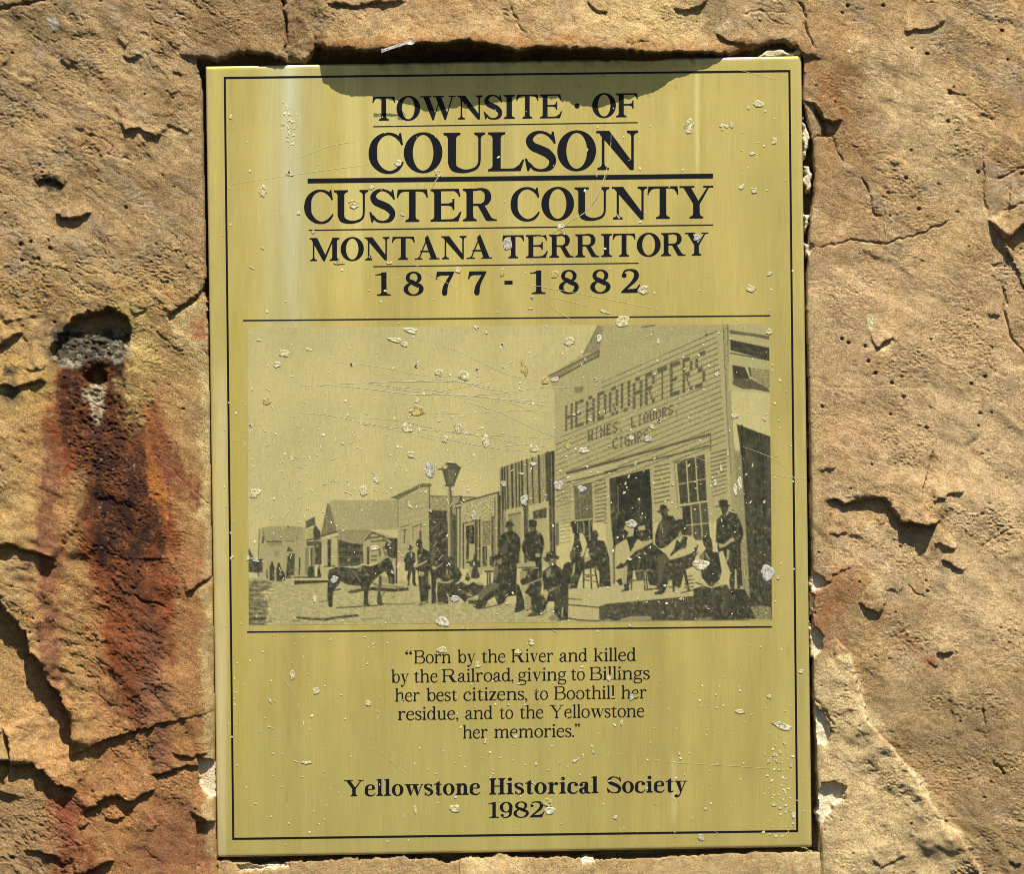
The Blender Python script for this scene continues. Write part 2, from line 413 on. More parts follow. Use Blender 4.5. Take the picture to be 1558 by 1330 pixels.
# ---- mortar pushed into the joints
mort = np.full(X.shape, -50.0); mort_id = np.zeros(X.shape, int); mort_n = 0
def mortar(pts, top, rough=2.0):
    b = box(pts, 20); sd = poly_sdf(WX[b], WY[b], pts)
    m = sstep(-1.5, 1.5, sd)
    sd = sd + 3.0*fbm(X[b], Y[b], 12, 3, 71, .6)-1; m = sstep(-3, 3, sd)
    H[b] = H[b]*(1-m)+m*(top-1.5+rough*fbm(X[b], Y[b], 22, 3, 70, .6)*.9)
    global mort_n
    mort_id[b] = np.where(sd > mort[b], mort_n, mort_id[b]); mort_n += 1
    mort[b] = np.maximum(mort[b], sd)
mortar([(1219, 168), (1226, 180), (1232, 196), (1236, 208), (1231, 220), (1228, 240), (1220, 252)], 2)
mortar([(1222, 248), (1232, 250), (1238, 272), (1236, 290), (1226, 296), (1222, 282)], -3)
mortar([(1221, 322), (1234, 326), (1232, 346), (1224, 360)], -3)
mortar([(1221, 366), (1240, 372), (1234, 392), (1225, 400)], -2)
mortar([(1236, 868), (1252, 882), (1262, 886), (1248, 896), (1238, 900), (1230, 890)], 3)
mortar([(1229, 902), (1236, 905), (1237, 950), (1252, 968), (1250, 988), (1240, 1000), (1230, 1006)], -1)
mortar([(1238, 1072), (1250, 1080), (1262, 1098), (1265, 1116), (1256, 1134), (1244, 1132), (1238, 1110)], 4, 2.5)
mortar([(1248, 1192), (1268, 1188), (1286, 1196), (1284, 1216), (1268, 1226), (1262, 1238), (1246, 1262), (1240, 1240)], 5, 2.5)
mortar([(1160, 78), (1180, 72), (1200, 76), (1216, 74), (1219, 83), (1180, 88), (1150, 89)], -1)
mortar([(303, 1150), (318, 1156), (330, 1160), (330, 1212), (318, 1216), (306, 1200), (302, 1180)], 3, 1.6)
mortar([(255, 482), (272, 470), (296, 458), (316, 452), (318, 540), (300, 520), (268, 506)], 4, 2.0)
mortar([(880, 1303), (905, 1303), (906, 1311), (886, 1316)], -2, 1)
mortar([(362, 1318), (400, 1316), (444, 1311), (440, 1320), (400, 1325), (364, 1326)], -2, 1)
mort2 = (X > 250) & (X < 320) & (Y > 440) & (Y < 560)     # pale broken stone, not mortar

# ------------------------------------------------------------------ stone colour, with the sunlit slab ridge painted in
def C(*a): return np.array(a, float)
n1 = fbm(X, Y, 260, 3, 100); n2 = fbm(rx*0.4, ry, 60, 4, 101, 0.6); n3 = fbm(X, Y, 16, 3, 102, 0.65); n4 = fbm(X, Y, 110, 3, 103)
A = np.zeros(X.shape+(3,)); A[:] = C(.455, .325, .180)
def mix(colr, m):
    global A
    m = np.clip(m, 0, 1)[..., None]; A = A*(1-m)+C(*colr)*m
mix((.55, .42, .255), 0.75*sstep(-.1, .45, n1+0.5*n2))
mix((.33, .215, .105), 0.62*sstep(.05, .5, n4+0.35*n2))
mix((.46, .28, .135), 0.5*sstep(.1, .5, fbm(X, Y, 150, 3, 105)))
mix((.38, .32, .22), 0.5*sstep(.12, .45, fbm(X, Y, 70, 3, 106)))
mix((.42, .33, .25), .7*sstep(.05, .4, fbm(rx*.45, ry, 44, 4, 111, .65)))
mix((.33, .21, .11), .6*sstep(.1, .45, fbm(rx*.6, ry, 30, 4, 112, .65)))
mix((.60, .46, .27), .5*sstep(.15, .5, fbm(rx*.4, ry, 34, 4, 113, .65)))
A *= (1+0.30*n3)[..., None]
spk = sstep(.52, .66, fbm(X, Y, 9, 2, 107, .8))*sstep(-.2, .3, fbm(X, Y, 120, 2, 108))
mix((.66, .56, .38), .7*spk)
def blob(pts, colr, amt, soft=20, streak=False, sc=30, seed=200):
    global A
    b = box(pts, soft*2.5)
    sx, sy = (WX[b]+14*fbm(X[b], Y[b], 40, 3, seed+1), WY[b]+14*fbm(X[b], Y[b], 40, 3, seed+2))
    if streak: nn = fbm(X[b]*1.0, Y[b]*0.22, sc, 4, seed, .6)
    else: nn = fbm(X[b], Y[b], sc, 4, seed, .6)
    n5 = fbm(X[b], Y[b], 13, 3, seed+5, .7)
    m = sstep(-soft, soft, poly_sdf(sx, sy, pts)+soft*(1.1*nn+.8*n5))
    m = np.clip(m*amt*(1+.9*nn+.5*n5), 0, 1)[..., None]
    A[b] = A[b]*(1-m)+C(*colr)*m
# left column: warm ochre lower down, rust run below the bolt hole
blob([(-40, 420), (330, 420), (330, 1340), (-40, 1340)], (.50, .33, .13), .55, 60, seed=210)
blob([(60, 840), (330, 800), (330, 1345), (60, 1345), (110, 1180)], (.34, .20, .095), .75, 40, seed=218)
blob([(-40, 1180), (120, 1210), (120, 1345), (-40, 1345)], (.33, .22, .13), .7, 16, seed=219)
blob([(60, 600), (240, 590), (330, 760), (335, 1345), (90, 1345), (60, 1000)], (.42, .21, .095), .70, 34, True, 34, 220)
blob([(66, 640), (88, 600), (94, 700), (90, 900), (92, 1130), (68, 1130), (62, 800)], (.25, .115, .07), .85, 7, True, 18, 230)
blob([(96, 560), (180, 540), (214, 600), (236, 680), (262, 760), (268, 860), (262, 1000), (190, 1080), (150, 900), (112, 830), (96, 700), (72, 650), (86, 580)], (.26, .080, .032), 1.15, 14, True, 26, 240)
blob([(98, 565), (140, 545), (185, 552), (212, 590), (222, 640), (236, 720), (246, 800), (240, 880), (215, 940), (180, 920), (150, 850), (126, 780), (116, 700), (84, 638), (86, 590)], (.075, .031, .021), 1.10, 10, True, 24, 250)
blob([(126, 690), (215, 690), (232, 800), (225, 880), (190, 890), (150, 840)], (.055, .026, .020), .85, 10, True, 14, 252)
blob([(150, 860), (235, 860), (240, 960), (232, 1100), (190, 1110), (178, 980)], (.17, .065, .032), .8, 14, True, 20, 255)
blob([(215, 620), (240, 620), (262, 760), (252, 800), (232, 740)], (.46, .19, .05), .7, 6, True, 20, 256)
blob([(225, 600), (300, 740), (315, 765), (300, 775), (255, 735), (225, 690)], (.22, .08, .045), .8, 9, False, 14, 260)
blob([(106, 720), (130, 720), (128, 900), (145, 1010), (140, 1180), (112, 1180), (100, 900)], (.50, .34, .15), .5, 12, True, 30, 265)
blob([(215, 940), (255, 940), (262, 1180), (235, 1190), (215, 1060)], (.20, .10, .07), .6, 14, True, 30, 270)
blob([(0, 1010), (60, 1010), (105, 1110), (100, 1180), (60, 1165), (0, 1120)], (.50, .31, .15), .8, 10, seed=275)
blob([(80, 1210), (130, 1210), (150, 1330), (90, 1330)], (.27, .09, .05), .8, 16, True, 22, 280)
blob([(240, 1200), (320, 1260), (330, 1330), (200, 1330)], (.30, .13, .08), .55, 22, True, 30, 285)
blob([(175, 470), (230, 440), (240, 560), (215, 650), (180, 600), (200, 540)], (.55, .42, .18), .75, 14, seed=290)
blob([(0, 540), (70, 560), (80, 640), (0, 590)], (.50, .34, .12), .7, 12, seed=295)
blob([(10, 560), (30, 560), (32, 620), (12, 620)], (.10, .08, .06), .7, 6, seed=296)
blob([(50, 470), (110, 470), (105, 500), (60, 520)], (.16, .10, .07), .6, 14, sc=12, seed=297)
blob([(84, 515), (120, 500), (150, 506), (190, 498), (194, 536), (170, 548), (150, 540), (112, 556), (84, 548)], (.50, .48, .43), .95, 7, sc=14, seed=298)
blob([(80, 505), (196, 500), (192, 540), (150, 548), (80, 552)], (.08, .07, .055), 1.0, 8, sc=8, seed=299)
blob([(126, 590), (160, 588), (164, 600), (152, 650), (140, 620)], (.58, .50, .36), .8, 5, sc=10, seed=300)
blob([(140, 560), (160, 560), (158, 584), (142, 584)], (.16, .13, .03), .9, 3, sc=10, seed=301)
blob([(255, 482), (290, 462), (318, 455), (320, 600), (300, 560), (262, 510)], (.62, .50, .27), .8, 7, sc=16, seed=302)
blob([(285, 480), (318, 480), (316, 520), (290, 510)], (.45, .15, .08), .6, 6, sc=12, seed=303)
blob([(305, 560), (322, 560), (328, 1300), (312, 1300), (308, 800)], (.66, .56, .30), .6, 6, sc=20, seed=304)
blob([(55, 270), (90, 270), (98, 290), (60, 290)], (.06, .055, .05), .8, 5, sc=9, seed=305)
blob([(0, 0), (120, 0), (100, 60), (20, 70)], (.22, .17, .10), .5, 20, sc=20, seed=306)
blob([(75, 28), (88, 28), (90, 42), (78, 40)], (.65, .68, .70), .7, 3, sc=6, seed=307)
lum = A.sum(-1); crk = sstep(.35, .05, np.minimum(wr*1.3, wr2*1.6))*sstep(-25, 20, poly_sdf(WX, WY, [(100, 570), (175, 560), (240, 700), (250, 900), (200, 1060), (150, 900), (110, 740)]))
n7 = fbm(X, Y*.6, 24, 3, 99, .6)
mix((.36, .13, .035), .50*crk*sstep(.45, .2, lum)*sstep(-.25, .25, n7))
mix((.50, .36, .18), .5*sstep(.45, .6, fbm(X, Y, 10, 2, 109))*sstep(.45, .2, lum))
# above the plaque
blob([(880, -20), (1020, -20), (1070, 20), (1080, 60), (1000, 62), (890, 44)], (.62, .48, .25), .75, 14, seed=310)
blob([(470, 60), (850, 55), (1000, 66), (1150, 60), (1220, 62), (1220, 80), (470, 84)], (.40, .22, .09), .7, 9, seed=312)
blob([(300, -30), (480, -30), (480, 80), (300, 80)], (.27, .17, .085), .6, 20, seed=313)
# right column
blob([(1240, 60), (1330, 60), (1330, 330), (1290, 420), (1240, 380)], (.37, .24, .13), .6, 30, seed=319)
blob([(1300, 60), (1400, 60), (1480, 200), (1500, 330), (1420, 300), (1350, 200)], (.62, .48, .29), .75, 26, seed=320)
blob([(1225, 95), (1290, 100), (1290, 190), (1240, 160)], (.32, .17, .07), .6, 16, seed=321)
blob([(1240, 400), (1558, 400), (1558, 760), (1240, 750)], (.56, .41, .255), .6, 50, seed=322)
blob([(1380, 560), (1600, 560), (1600, 1000), (1440, 1000), (1440, 760)], (.60, .46, .29), .65, 30, seed=323)
blob([(1270, 860), (1310, 860), (1322, 876), (1300, 910), (1240, 960), (1240, 900)], (.38, .17, .07), .5, 9, sc=16, seed=324)
blob([(1236, 915), (1270, 910), (1285, 940), (1290, 985), (1262, 975), (1238, 960)], (.42, .20, .10), .5, 10, sc=18, seed=325)
blob([(1225, 440), (1262, 460), (1245, 700), (1245, 860), (1228, 860)], (.60, .48, .27), .6, 8, sc=20, seed=326)
blob([(1240, 1005), (1290, 990), (1320, 1100), (1400, 1190), (1480, 1330), (1240, 1330)], (.60, .48, .29), .85, 5, seed=327)
blob([(1300, 1050), (1430, 1180), (1500, 1330), (1600, 1330), (1600, 1050), (1440, 1000)], (.34, .25, .14), .75, 14, seed=328)
blob([(1322, 478), (1332, 480), (1332, 500), (1320, 504)], (.70, .66, .45), .9, 3, sc=8, seed=329)
blob([(1332, 530), (1352, 522), (1360, 535), (1340, 540)], (.68, .56, .33), .8, 4, sc=8, seed=330)
blob([(1300, 920), (1340, 934), (1330, 945), (1305, 935)], (.62, .50, .30), .7, 5, sc=8, seed=331)
blob([(1446, 870), (1466, 868), (1462, 888), (1446, 884)], (.62, .52, .30), .7, 4, sc=6, seed=332)
blob([(1400, 1000), (1420, 1002), (1424, 1016), (1408, 1014)], (.40, .16, .07), .7, 4, sc=6, seed=333)
# bottom strip
blob([(1285, 985), (1291, 984), (1311, 1052), (1326, 1096), (1366, 1142), (1398, 1178), (1419, 1219), (1457, 1259), (1500, 1330), (1490, 1332), (1450, 1264), (1412, 1224), (1392, 1184), (1360, 1148), (1320, 1100), (1304, 1054)], (.72, .60, .40), .6, 1.8, seed=345)  # broken slab edge; its sunlit brightness is painted into the colour
blob([(340, 1308), (1240, 1296), (1240, 1345), (340, 1345)], (.56, .44, .24), .6, 9, sc=24, seed=340)
blob([(330, 1300), (700, 1312), (700, 1345), (330, 1345)], (.40, .27, .14), .5, 9, sc=30, seed=341)
mm = sstep(-1, 1.5, mort)*(~mort2)
mix((.50, .46, .37), mm*(0.80+0.9*n3))
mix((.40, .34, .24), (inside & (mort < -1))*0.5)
mix((.10, .065, .04), (inside & (mort < -1) & (Y < 110))*0.75)  # recess under the lip coloured dark brown
A *= (1-0.12*sstep(0.78, 1.0, rid))[..., None]
lift = (1.0+.12*sstep(1100, 1300, X))[..., None]
slabm = sstep(-2, 2, poly_sdf(WX, WY, [(1237, 1001), (1252, 982), (1272, 972), (1289, 988), (1308, 1054), (1322, 1098), (1364, 1146), (1394, 1181), (1416, 1222), (1454, 1262), (1494, 1330), (1600, 1500), (1300, 1500), (1240, 1300)]))[..., None]
A = A*(1+.04*slabm)
A = np.clip(A*np.array([1.20, 1.125, .95])*lift, 0.01, 0.85)

# ------------------------------------------------------------------ stone material
g = N('sandstone')
c = g.attr()
v1 = g.ramp(g.noise(900, 4, .65), [(.32, (.48, .45, .41)), (.47, (1, 1, 1)), (.68, (1.36, 1.34, 1.30))])
v2 = g.ramp(g.noise(2600, 2, .6), [(.36, (.55, .53, .51)), (.48, (1, 1, 1)), (.66, (1.2, 1.2, 1.18))])
v3 = g.ramp(g.noise(160, 4, .6, (1, 1, 1.6)), [(.35, (.84, .82, .80)), (.6, (1.08, 1.08, 1.06))])
cc = g.mul(g.mul(g.mul(c, v1), v2), v3)
g.l(cc, g.b.inputs['Base Color']); g.b.inputs['Roughness'].default_value = .92
g.b.inputs['Specular IOR Level'].default_value = .18
soft = g.ramp(g.noise(26, 3, .55, (1, 1, 1.3)), [(.38, (.25, .25, .25)), (.60, (1, 1, 1))])
n_a = g.bump(g.math('MULTIPLY', soft, g.noise(520, 5, .72, (1, 1, 1.5))), 1.0, .0044)
n_b = g.bump(g.noise(1300, 3, .75, (1, 1, 1.4)), 1.0, .0020, n_a)
g.l(n_b, g.b.inputs['Normal'])
STONE = g.m
g = N('lime_mortar')
c = g.attr()
v1 = g.ramp(g.noise(1100, 4, .6), [(.3, (.7, .7, .7)), (.6, (1.1, 1.1, 1.1))])
g.l(g.mul(c, v1), g.b.inputs['Base Color']); g.b.inputs['Roughness'].default_value = .9
g.l(g.bump(g.noise(700, 4, .65), .8, .0016), g.b.inputs['Normal'])
MORTAR = g.m

# ------------------------------------------------------------------ split the surface into the stones the joints show
boulder = thing('sandstone_boulder', 'rough tan sandstone block with rust streaks, carrying the brass plaque in a cut recess', 'stone', (0, 0.2, ZC-0.9))
off = np.array([0, 0.2, ZC-0.9])
px_, _, pz_ = pos(X, Y)
V = np.stack([px_, -H*U, pz_], -1).reshape(-1, 3)-off
Acol = A.reshape(-1, 3)
ny, nx = X.shape
cxm = 0.25*(WX[:-1, :-1]+WX[1:, :-1]+WX[:-1, 1:]+WX[1:, 1:]); cym = 0.25*(WY[:-1, :-1]+WY[1:, :-1]+WY[:-1, 1:]+WY[1:, 1:])
cX = X[:-1, :-1]; cY = Y[:-1, :-1]; cm = 0.25*(mort[:-1, :-1]+mort[1:, :-1]+mort[:-1, 1:]+mort[1:, 1:])
lab = np.zeros(cxm.shape, int)
def region(i, pts):
    lab[poly_sdf(cxm, cym, pts) > 0] = i
region(1, [(-600, 1163), (5, 1160), (-12, 1120), (20, 1150), (52, 1164), (66, 1172), (84, 1190), (112, 1200), (109, 1148), (110, 1110), (105, 1083), (90, 1058), (74, 1036), (60, 1004), (48, 994), (26, 948), (6, 922), (-12, 880), (-60, 800), (-600, 500)])
region(2, [(-600, 1163), (5, 1160), (52, 1164), (84, 1190), (122, 1206), (128, 1238), (152, 1222), (176, 1208), (196, 1222), (224, 1206), (250, 1177), (320, 1160), (345, 1200), (345, 1318), (400, 1316), (400, 1800), (-600, 1800)])
region(3, [(436, 96), (436, 60), (434, 30), (430, 8), (429, -600), (1217, -600), (1217, 2), (1226, 31), (1240, 90), (1100, 100), (700, 110)])
region(4, [(1237, 1001), (1252, 982), (1272, 972), (1289, 988), (1308, 1054), (1322, 1098), (1364, 1146), (1394, 1181), (1416, 1222), (1454, 1262), (1494, 1330), (1800, 1800), (1010, 1800), (1003, 1330), (998, 1304), (1180, 1290), (1248, 1296)])
lab[(cm > 0) & ~((cX > 250) & (cX < 320) & (cY > 440) & (cY < 560))] = 5
lab = np.where(lab == 5, 5+mort_id[:-1, :-1], lab)
skip = (cX > 372) & (cX < 1172) & (cY > 165) & (cY < 1235)
names = [('rock_face', None), ('rock_flake', 'pale tan flake split off along a dark crescent crack'), ('rock_block', 'dark brown and orange block below the flake'),
         ('rock_block', 'overhanging block whose lip shades the top of the plaque'), ('rock_slab', 'smooth light tan slab with a broken edge painted sunlit bright')]+[('mortar', None)]*mort_n
I, J = np.meshgrid(np.arange(ny-1), np.arange(nx-1), indexing='ij')
v00 = I*nx+J; quad = np.stack([v00, v00+nx, v00+nx+1, v00+1], -1)
# shared normals so the joints do not open in the shading
for i, (nm, lb) in enumerate(names):
    m = (lab == i) & ~skip
    F = quad[m]
    if not len(F): continue
    u, inv = np.unique(F, return_inverse=True)
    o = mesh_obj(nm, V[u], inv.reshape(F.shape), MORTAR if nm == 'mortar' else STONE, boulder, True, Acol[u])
    if lb: o['label'] = lb
# sides and back of the block
ring = [i*nx for i in range(0, ny, 4)] + [(ny-1)*nx+j for j in range(0, nx, 4)] + [i*nx+nx-1 for i in range(ny-1, -1, -4)] + [j for j in range(nx-1, -1, -4)]
fr = V[ring]; back = fr.copy(); back[:, 1] = 0.12; back[:, 0] *= .96
k = len(ring); vv = np.vstack([fr, back])
ff = [[i, (i+1) % k, (i+1) % k+k, i+k] for i in range(k)] + [list(range(k, 2*k))]
mesh_obj('rock_back', vv, ff, STONE, boulder, False, np.tile(C(.38, .26, .14), (2*k, 1)))
# ------------------------------------------------------------------ serif lettering, drawn stroke by stroke (cap height = 100)
class Pen:
    def __init__(s, S, h, e, t, xh=68):
        s.S, s.h, s.e, s.t, s.xh, s.P, s.W = S, h, e, t, xh, [], 0
    def poly(s, p): s.P.append([tuple(map(float, q)) for q in p])
    def box(s, x0, x1, y0, y1): s.poly([(x0, y0), (x1, y0), (x1, y1), (x0, y1)])
    def strip(s, A, B):
        for i in range(len(A)-1): s.poly([A[i], A[i+1], B[i+1]]); s.poly([A[i], B[i+1], B[i]])
    def ring(s, cx, cy, rx, ry, w=None, h=None, a0=0, a1=360, n=36):
        w = w or s.S; h = h or s.h; A, B = [], []
        for i in range(n+1):
            a = math.radians(a0+(a1-a0)*i/n)
            A.append((cx+rx*math.cos(a), cy+ry*math.sin(a))); B.append((cx+(rx-w)*math.cos(a), cy+(ry-h)*math.sin(a)))
        s.strip(A, B)
    def brush(s, pts, n=5):
        p = [pts[0]]+list(pts)+[pts[-1]]; c = []
        for i in range(1, len(p)-2):
            for k in range(n):
                u = k/n; q = []
                for d in range(3):
                    a, b, cc, dd = p[i-1][d], p[i][d], p[i+1][d], p[i+2][d]
                    q.append(.5*(2*b+(cc-a)*u+(2*a-5*b+4*cc-dd)*u*u+(3*b-a-3*cc+dd)*u**3))
                c.append(q)
        c.append(list(pts[-1])); A, B = [], []
        for i in range(len(c)):
            j0, j1 = max(i-1, 0), min(i+1, len(c)-1)
            dx, dy = c[j1][0]-c[j0][0], c[j1][1]-c[j0][1]; L = math.hypot(dx, dy) or 1
            w = c[i][2]/2; A.append((c[i][0]-dy/L*w, c[i][1]+dx/L*w)); B.append((c[i][0]+dy/L*w, c[i][1]-dx/L*w))
        s.strip(A, B)
    def dot(s, x, y, r, n=14):
        s.poly([(x+r*math.cos(2*math.pi*i/n), y+r*math.sin(2*math.pi*i/n)) for i in range(n)])
    def serif(s, x0, x1, y, up, l=None, r=None):
        l = s.e if l is None else l; r = s.e if r is None else r; t = s.t; d = -1 if up else 1   # up: serif at the head
        k = min(9, s.e)
        P = [(x0-l, y), (x1+r, y), (x1+r, y+d*t)]
        if r: P += [(x1+k*.35, y+d*(t+k*.3)), (x1, y+d*(t+k))]
        else: P += [(x1, y+d*(t+k))]
        P += [(x0, y+d*(t+k))]
        if l: P += [(x0-k*.35, y+d*(t+k*.3))]
        P += [(x0-l, y+d*t)]
        s.poly(P)
    def stem(s, x, y0, y1, w=None, foot=1, head=1, fl=None, fr=None, hl=None, hr=None):
        w = w or s.S; s.box(x, x+w, y0, y1)
        if foot: s.serif(x, x+w, y0, False, fl, fr)
        if head: s.serif(x, x+w, y1, True, hl, hr)
    def flag(s, x, y):                              # slanted head of a lower-case stem
        s.poly([(x+s.S, y+1), (x+s.S, y-14), (x, y-14), (x, y-9), (x-s.e, y-6.5), (x-s.e, y-3.5), (x+s.S*.5, y)])
    def arch(s, x, x2):                             # shoulder from a stem at x to a stem at x2
        S, h, X = s.S, s.h, s.xh
        s.brush([(x+S*.6, X-20, h), (x+S+4, X-10, h+1), ((x+x2)/2+S*.5, X-2.5, h+3), (x2+S*.30, X-8, S*.8), (x2+S/2, X-22, S)])

def glyph(ch, f):
    S, h, e, t, X = f['S'], f['h'], f['e'], f['t'], f['xh']
    g = Pen(S, h, e, t, X); A = f.get('asc', 104)
    def topbeak(W): g.poly([(W-8, 100), (W-3, 76), (W-7, 75), (W-12, 86), (W-21, 100-h), (W-34, 100-h), (W-34, 100)])
    def mid(W): g.box(e+2, W-30, 49, 49+h); g.poly([(W-25, 35), (W-21, 35), (W-21, 70), (W-25, 70), (W-29, 58), (W-40, 49+h), (W-40, 49), (W-29, 46)])
    if ch == 'I': g.stem(e, 0, 100); g.W = S+2*e
    elif ch == 'H': g.stem(e, 0, 100); g.stem(4*e+S, 0, 100); g.box(e+2, 4*e+S+2, 49, 49+h); g.W = 5*e+2*S
    elif ch == 'T':
        g.W = W = 94; g.stem(W/2-S/2, 0, 100, head=0)
        for m in (0, 1):
            p = [(W/2, 100), (2, 100), (-1, 75), (3, 74), (7, 84), (13, 91), (24, 100-h), (W/2, 100-h)]
            g.poly(p if not m else [(W-a, b) for a, b in p])
    elif ch in 'EFL':
        g.W = W = {'E': 92, 'F': 92, 'L': 90}[ch]
        g.stem(e, 0, 100, foot=1, head=1, fr=e if ch == 'F' else 0, hr=e if ch == 'L' else 0)
        if ch != 'L': g.box(e, W-30, 100-h, 100); topbeak(W); mid(W)
        if ch != 'F': g.box(e, W-30, 0, h); g.poly([(W-9, 0), (W, 29), (W-4, 30), (W-13, 16), (W-25, h+1), (W-38, h), (W-38, 0)])
    elif ch == 'O': g.W = 98; g.ring(49, 50, 49, 52.5, S*1.12, h)
    elif ch == 'C':
        g.W = 90; g.brush([(82, 83, h+2), (70, 94, h+2), (52, 99.5, h), (32, 94, h+4), (16, 76, S*.85), (S*.56, 50, S*1.08), (16, 26, S*.9), (33, 7, h+6), (54, .5, h+1), (72, 6, h+2), (84, 18, h), (89, 27, h*.6)], 6)
        g.poly([(66, 97), (76, 92), (80, 101), (84, 101), (89, 71), (84.5, 70), (78, 83), (68, 91)])
    elif ch == 'S':
        g.W = 78; g.brush([(68, 80, h), (58, 92, h+1), (40, 99, h), (22, 94, h+5), (12, 79, S*.82), (20, 63, S), (38, 54, S*1.08), (56, 44, S*1.05), (68.5, 27, S*.85), (62, 8, h+7), (43, 1, h), (24, 5, h+1), (11, 20, h)], 6)
        g.poly([(56, 95), (64, 90), (67, 100), (71, 100), (76, 70), (71.5, 69), (64, 83), (54, 92)])
        g.poly([(24, 5), (15, 9), (11, 0), (7, 0), (1, 31), (5.5, 32), (13, 18), (25, 8)])
    elif ch == 'U':
        g.W = W = 104; g.stem(e, 30, 100, foot=0)
        c = e+S/2; g.brush([(c, 34, S), (c+.5, 22, S*.97), (c+7, 8, S*.7+2), (W/2+1, 1, h+2.5), (W-26, 7, h+1), (W-16, 19, h), (W-14, 34, h)])
        g.stem(W-14-h/2, 32, 100, h, foot=0, hl=e*.9, hr=e*.95)
    elif ch == 'N':
        g.W = W = 106; g.box(14, 14+h, 0, 93); g.serif(14, 14+h, 0, False)
        g.poly([(9, 100), (12+S, 100), (W-13, 14), (W-13, -1), (W-22, -1), (9, 91)]); g.poly([(0, 100), (16, 100), (18, 86), (8, 94), (0, 94.5)])
        g.stem(W-13-h, 4, 100, h, foot=0)
    elif ch == 'M':
        g.W = W = 130; g.box(14, 14+h, 0, 93); g.serif(14, 14+h, 0, False)
        g.poly([(9, 100), (12+S, 100), (70, 20), (64, -1), (58, -1), (9, 91)]); g.poly([(0, 100), (16, 100), (18, 86), (8, 94), (0, 94.5)])
        g.poly([(60, -1), (65, -1), (102, 92), (102, 100), (98, 100), (62, 14)]); g.stem(96, 0, 100, S, hl=0)
    elif ch == 'W':
        g.W = 146; g.poly([(11, 100), (14+S, 100), (62, 26), (56, -1), (50, -1)]); g.poly([(52, -1), (56, -1), (82, 84), (78, 86)])
        g.poly([(61, 100), (64+S, 100), (112, 26), (106, -1), (100, -1)]); g.poly([(102, -1), (106, -1), (135, 96), (129, 96)])
        for a, b in ((0, 46), (52, 98), (116, 146)): g.box(a, b, 100-t, 100)
    elif ch == 'A':
        g.W = 107; g.poly([(15, 0), (21, 0), (57, 92), (50, 88)]); g.poly([(45, 94), (54, 103), (58, 103), (97, 2), (97, 0), (97-S-4, 0), (45, 84)])
        g.box(25, 78, 32, 32+h); g.box(0, 35, 0, t); g.box(62, 107, 0, t)
        g.poly([(12, t), (26, t), (21, 12), (18, 10)])
    elif ch in 'RB':
        g.stem(e, 0, 100, fr=e if ch == 'R' else 0, hr=0)
        if ch == 'R':
            g.W = 104; g.box(e, 44, 100-h, 100); g.box(e, 52, 47, 47+h)
            g.brush([(40, 100-h/2, h), (56, 98, h+1), (72, 90, S*.75), (77, 73.5, S), (71, 57, S*.75), (56, 50, h+1), (40, 47+h/2, h)])
            g.poly([(44, 51), (65, 50), (87, 11), (94, t+1), (104, t-1), (104, 0), (76, 0), (70, 3)])
        else:
            g.W = 84; g.box(e, 42, 100-h, 100); g.box(e, 46, 50, 50+h); g.box(e, 42, 0, h)
            g.brush([(36, 100-h/2, h), (52, 98, h+1), (67, 90, S*.75), (70, 76, S), (64, 61, S*.75), (50, 54, h+1), (36, 50+h/2, h)])
            g.brush([(36, 50+h/2, h), (54, 53, h+1), (72, 44, S*.75), (78, 28, S), (71, 9, S*.75), (54, 2, h+1), (36, h/2, h)])
    elif ch == 'Y':
        g.W = 104; c = 52; g.poly([(9, 100), (12+S, 100), (c+S*.42, 50), (c+S/2, 40), (c-S/2, 40), (c-S/2, 46)])
        g.poly([(88, 100), (94, 100), (c+S/2, 44), (c+1, 46)]); g.stem(c-S/2, 0, 46, head=0)
        g.box(0, 46, 100-t, 100); g.box(73, 104, 100-t, 100)
    elif ch == '1': g.W = 64; g.stem(32-S/2+2, 0, 100, head=0, fl=17, fr=17); g.poly([(34, 100), (34+S*.5, 101), (34, 84), (24, 88), (1, 88), (0, 91), (14, 93)])
    elif ch == '8':
        g.W = 84; g.ring(42, 75.5, 33, 26.5, S*.82, h); g.ring(42, 27, 42, 29, S*.95, h)
        g.brush([(20, 66, S*.6), (42, 53, S*.95), (64, 38, S*.6)])
    elif ch == '7':
        g.W = 79; g.poly([(6, 100), (79, 100), (79, 96), (72, 84), (24, 84), (13, 80), (4, 66), (0, 67)])
        g.brush([(76, 96, h), (66, 82, h+6), (52, 58, S*.75), (42, 34, S), (39, 14, S*1.15), (39, 8, S*1.1)]); g.dot(39, 8, S*.55)
    elif ch == '2':
        g.W = 80; g.dot(14, 75, S*.5); g.brush([(9, 78, h), (16, 93, h+1), (36, 98.5, h+1), (58, 92, S*.72), (65, 75, S), (57, 55, S*.85), (38, 34, h+5), (16, 14, h+2), (5, 4, h)])
        g.poly([(1, 0), (68, 0), (80, 34), (75, 35), (66, 20), (50, S*.8), (28, S*.8), (10, 11), (1, 4)])
    elif ch == '9':
        g.W = 74; g.ring(36, 67, 35, 34, S, h); g.brush([(71-S/2, 68, S), (69-S/2, 45, S), (58, 18, S*.7), (40, 3, h+2), (22, 3, h), (12, 14, h)]); g.dot(15, 15, S*.45)
    elif ch == '-': g.W = 34; g.box(0, 34, 42, 58)
    elif ch == '.': g.W = 16; g.dot(8, 6, S*.42+2)
    elif ch == ',': g.W = 18; g.dot(9, 6, S*.42+2.2); g.brush([(14, 6, 5), (14, -6, 5), (4, -18, 2)])
    elif ch in '“”':
        g.W = 38
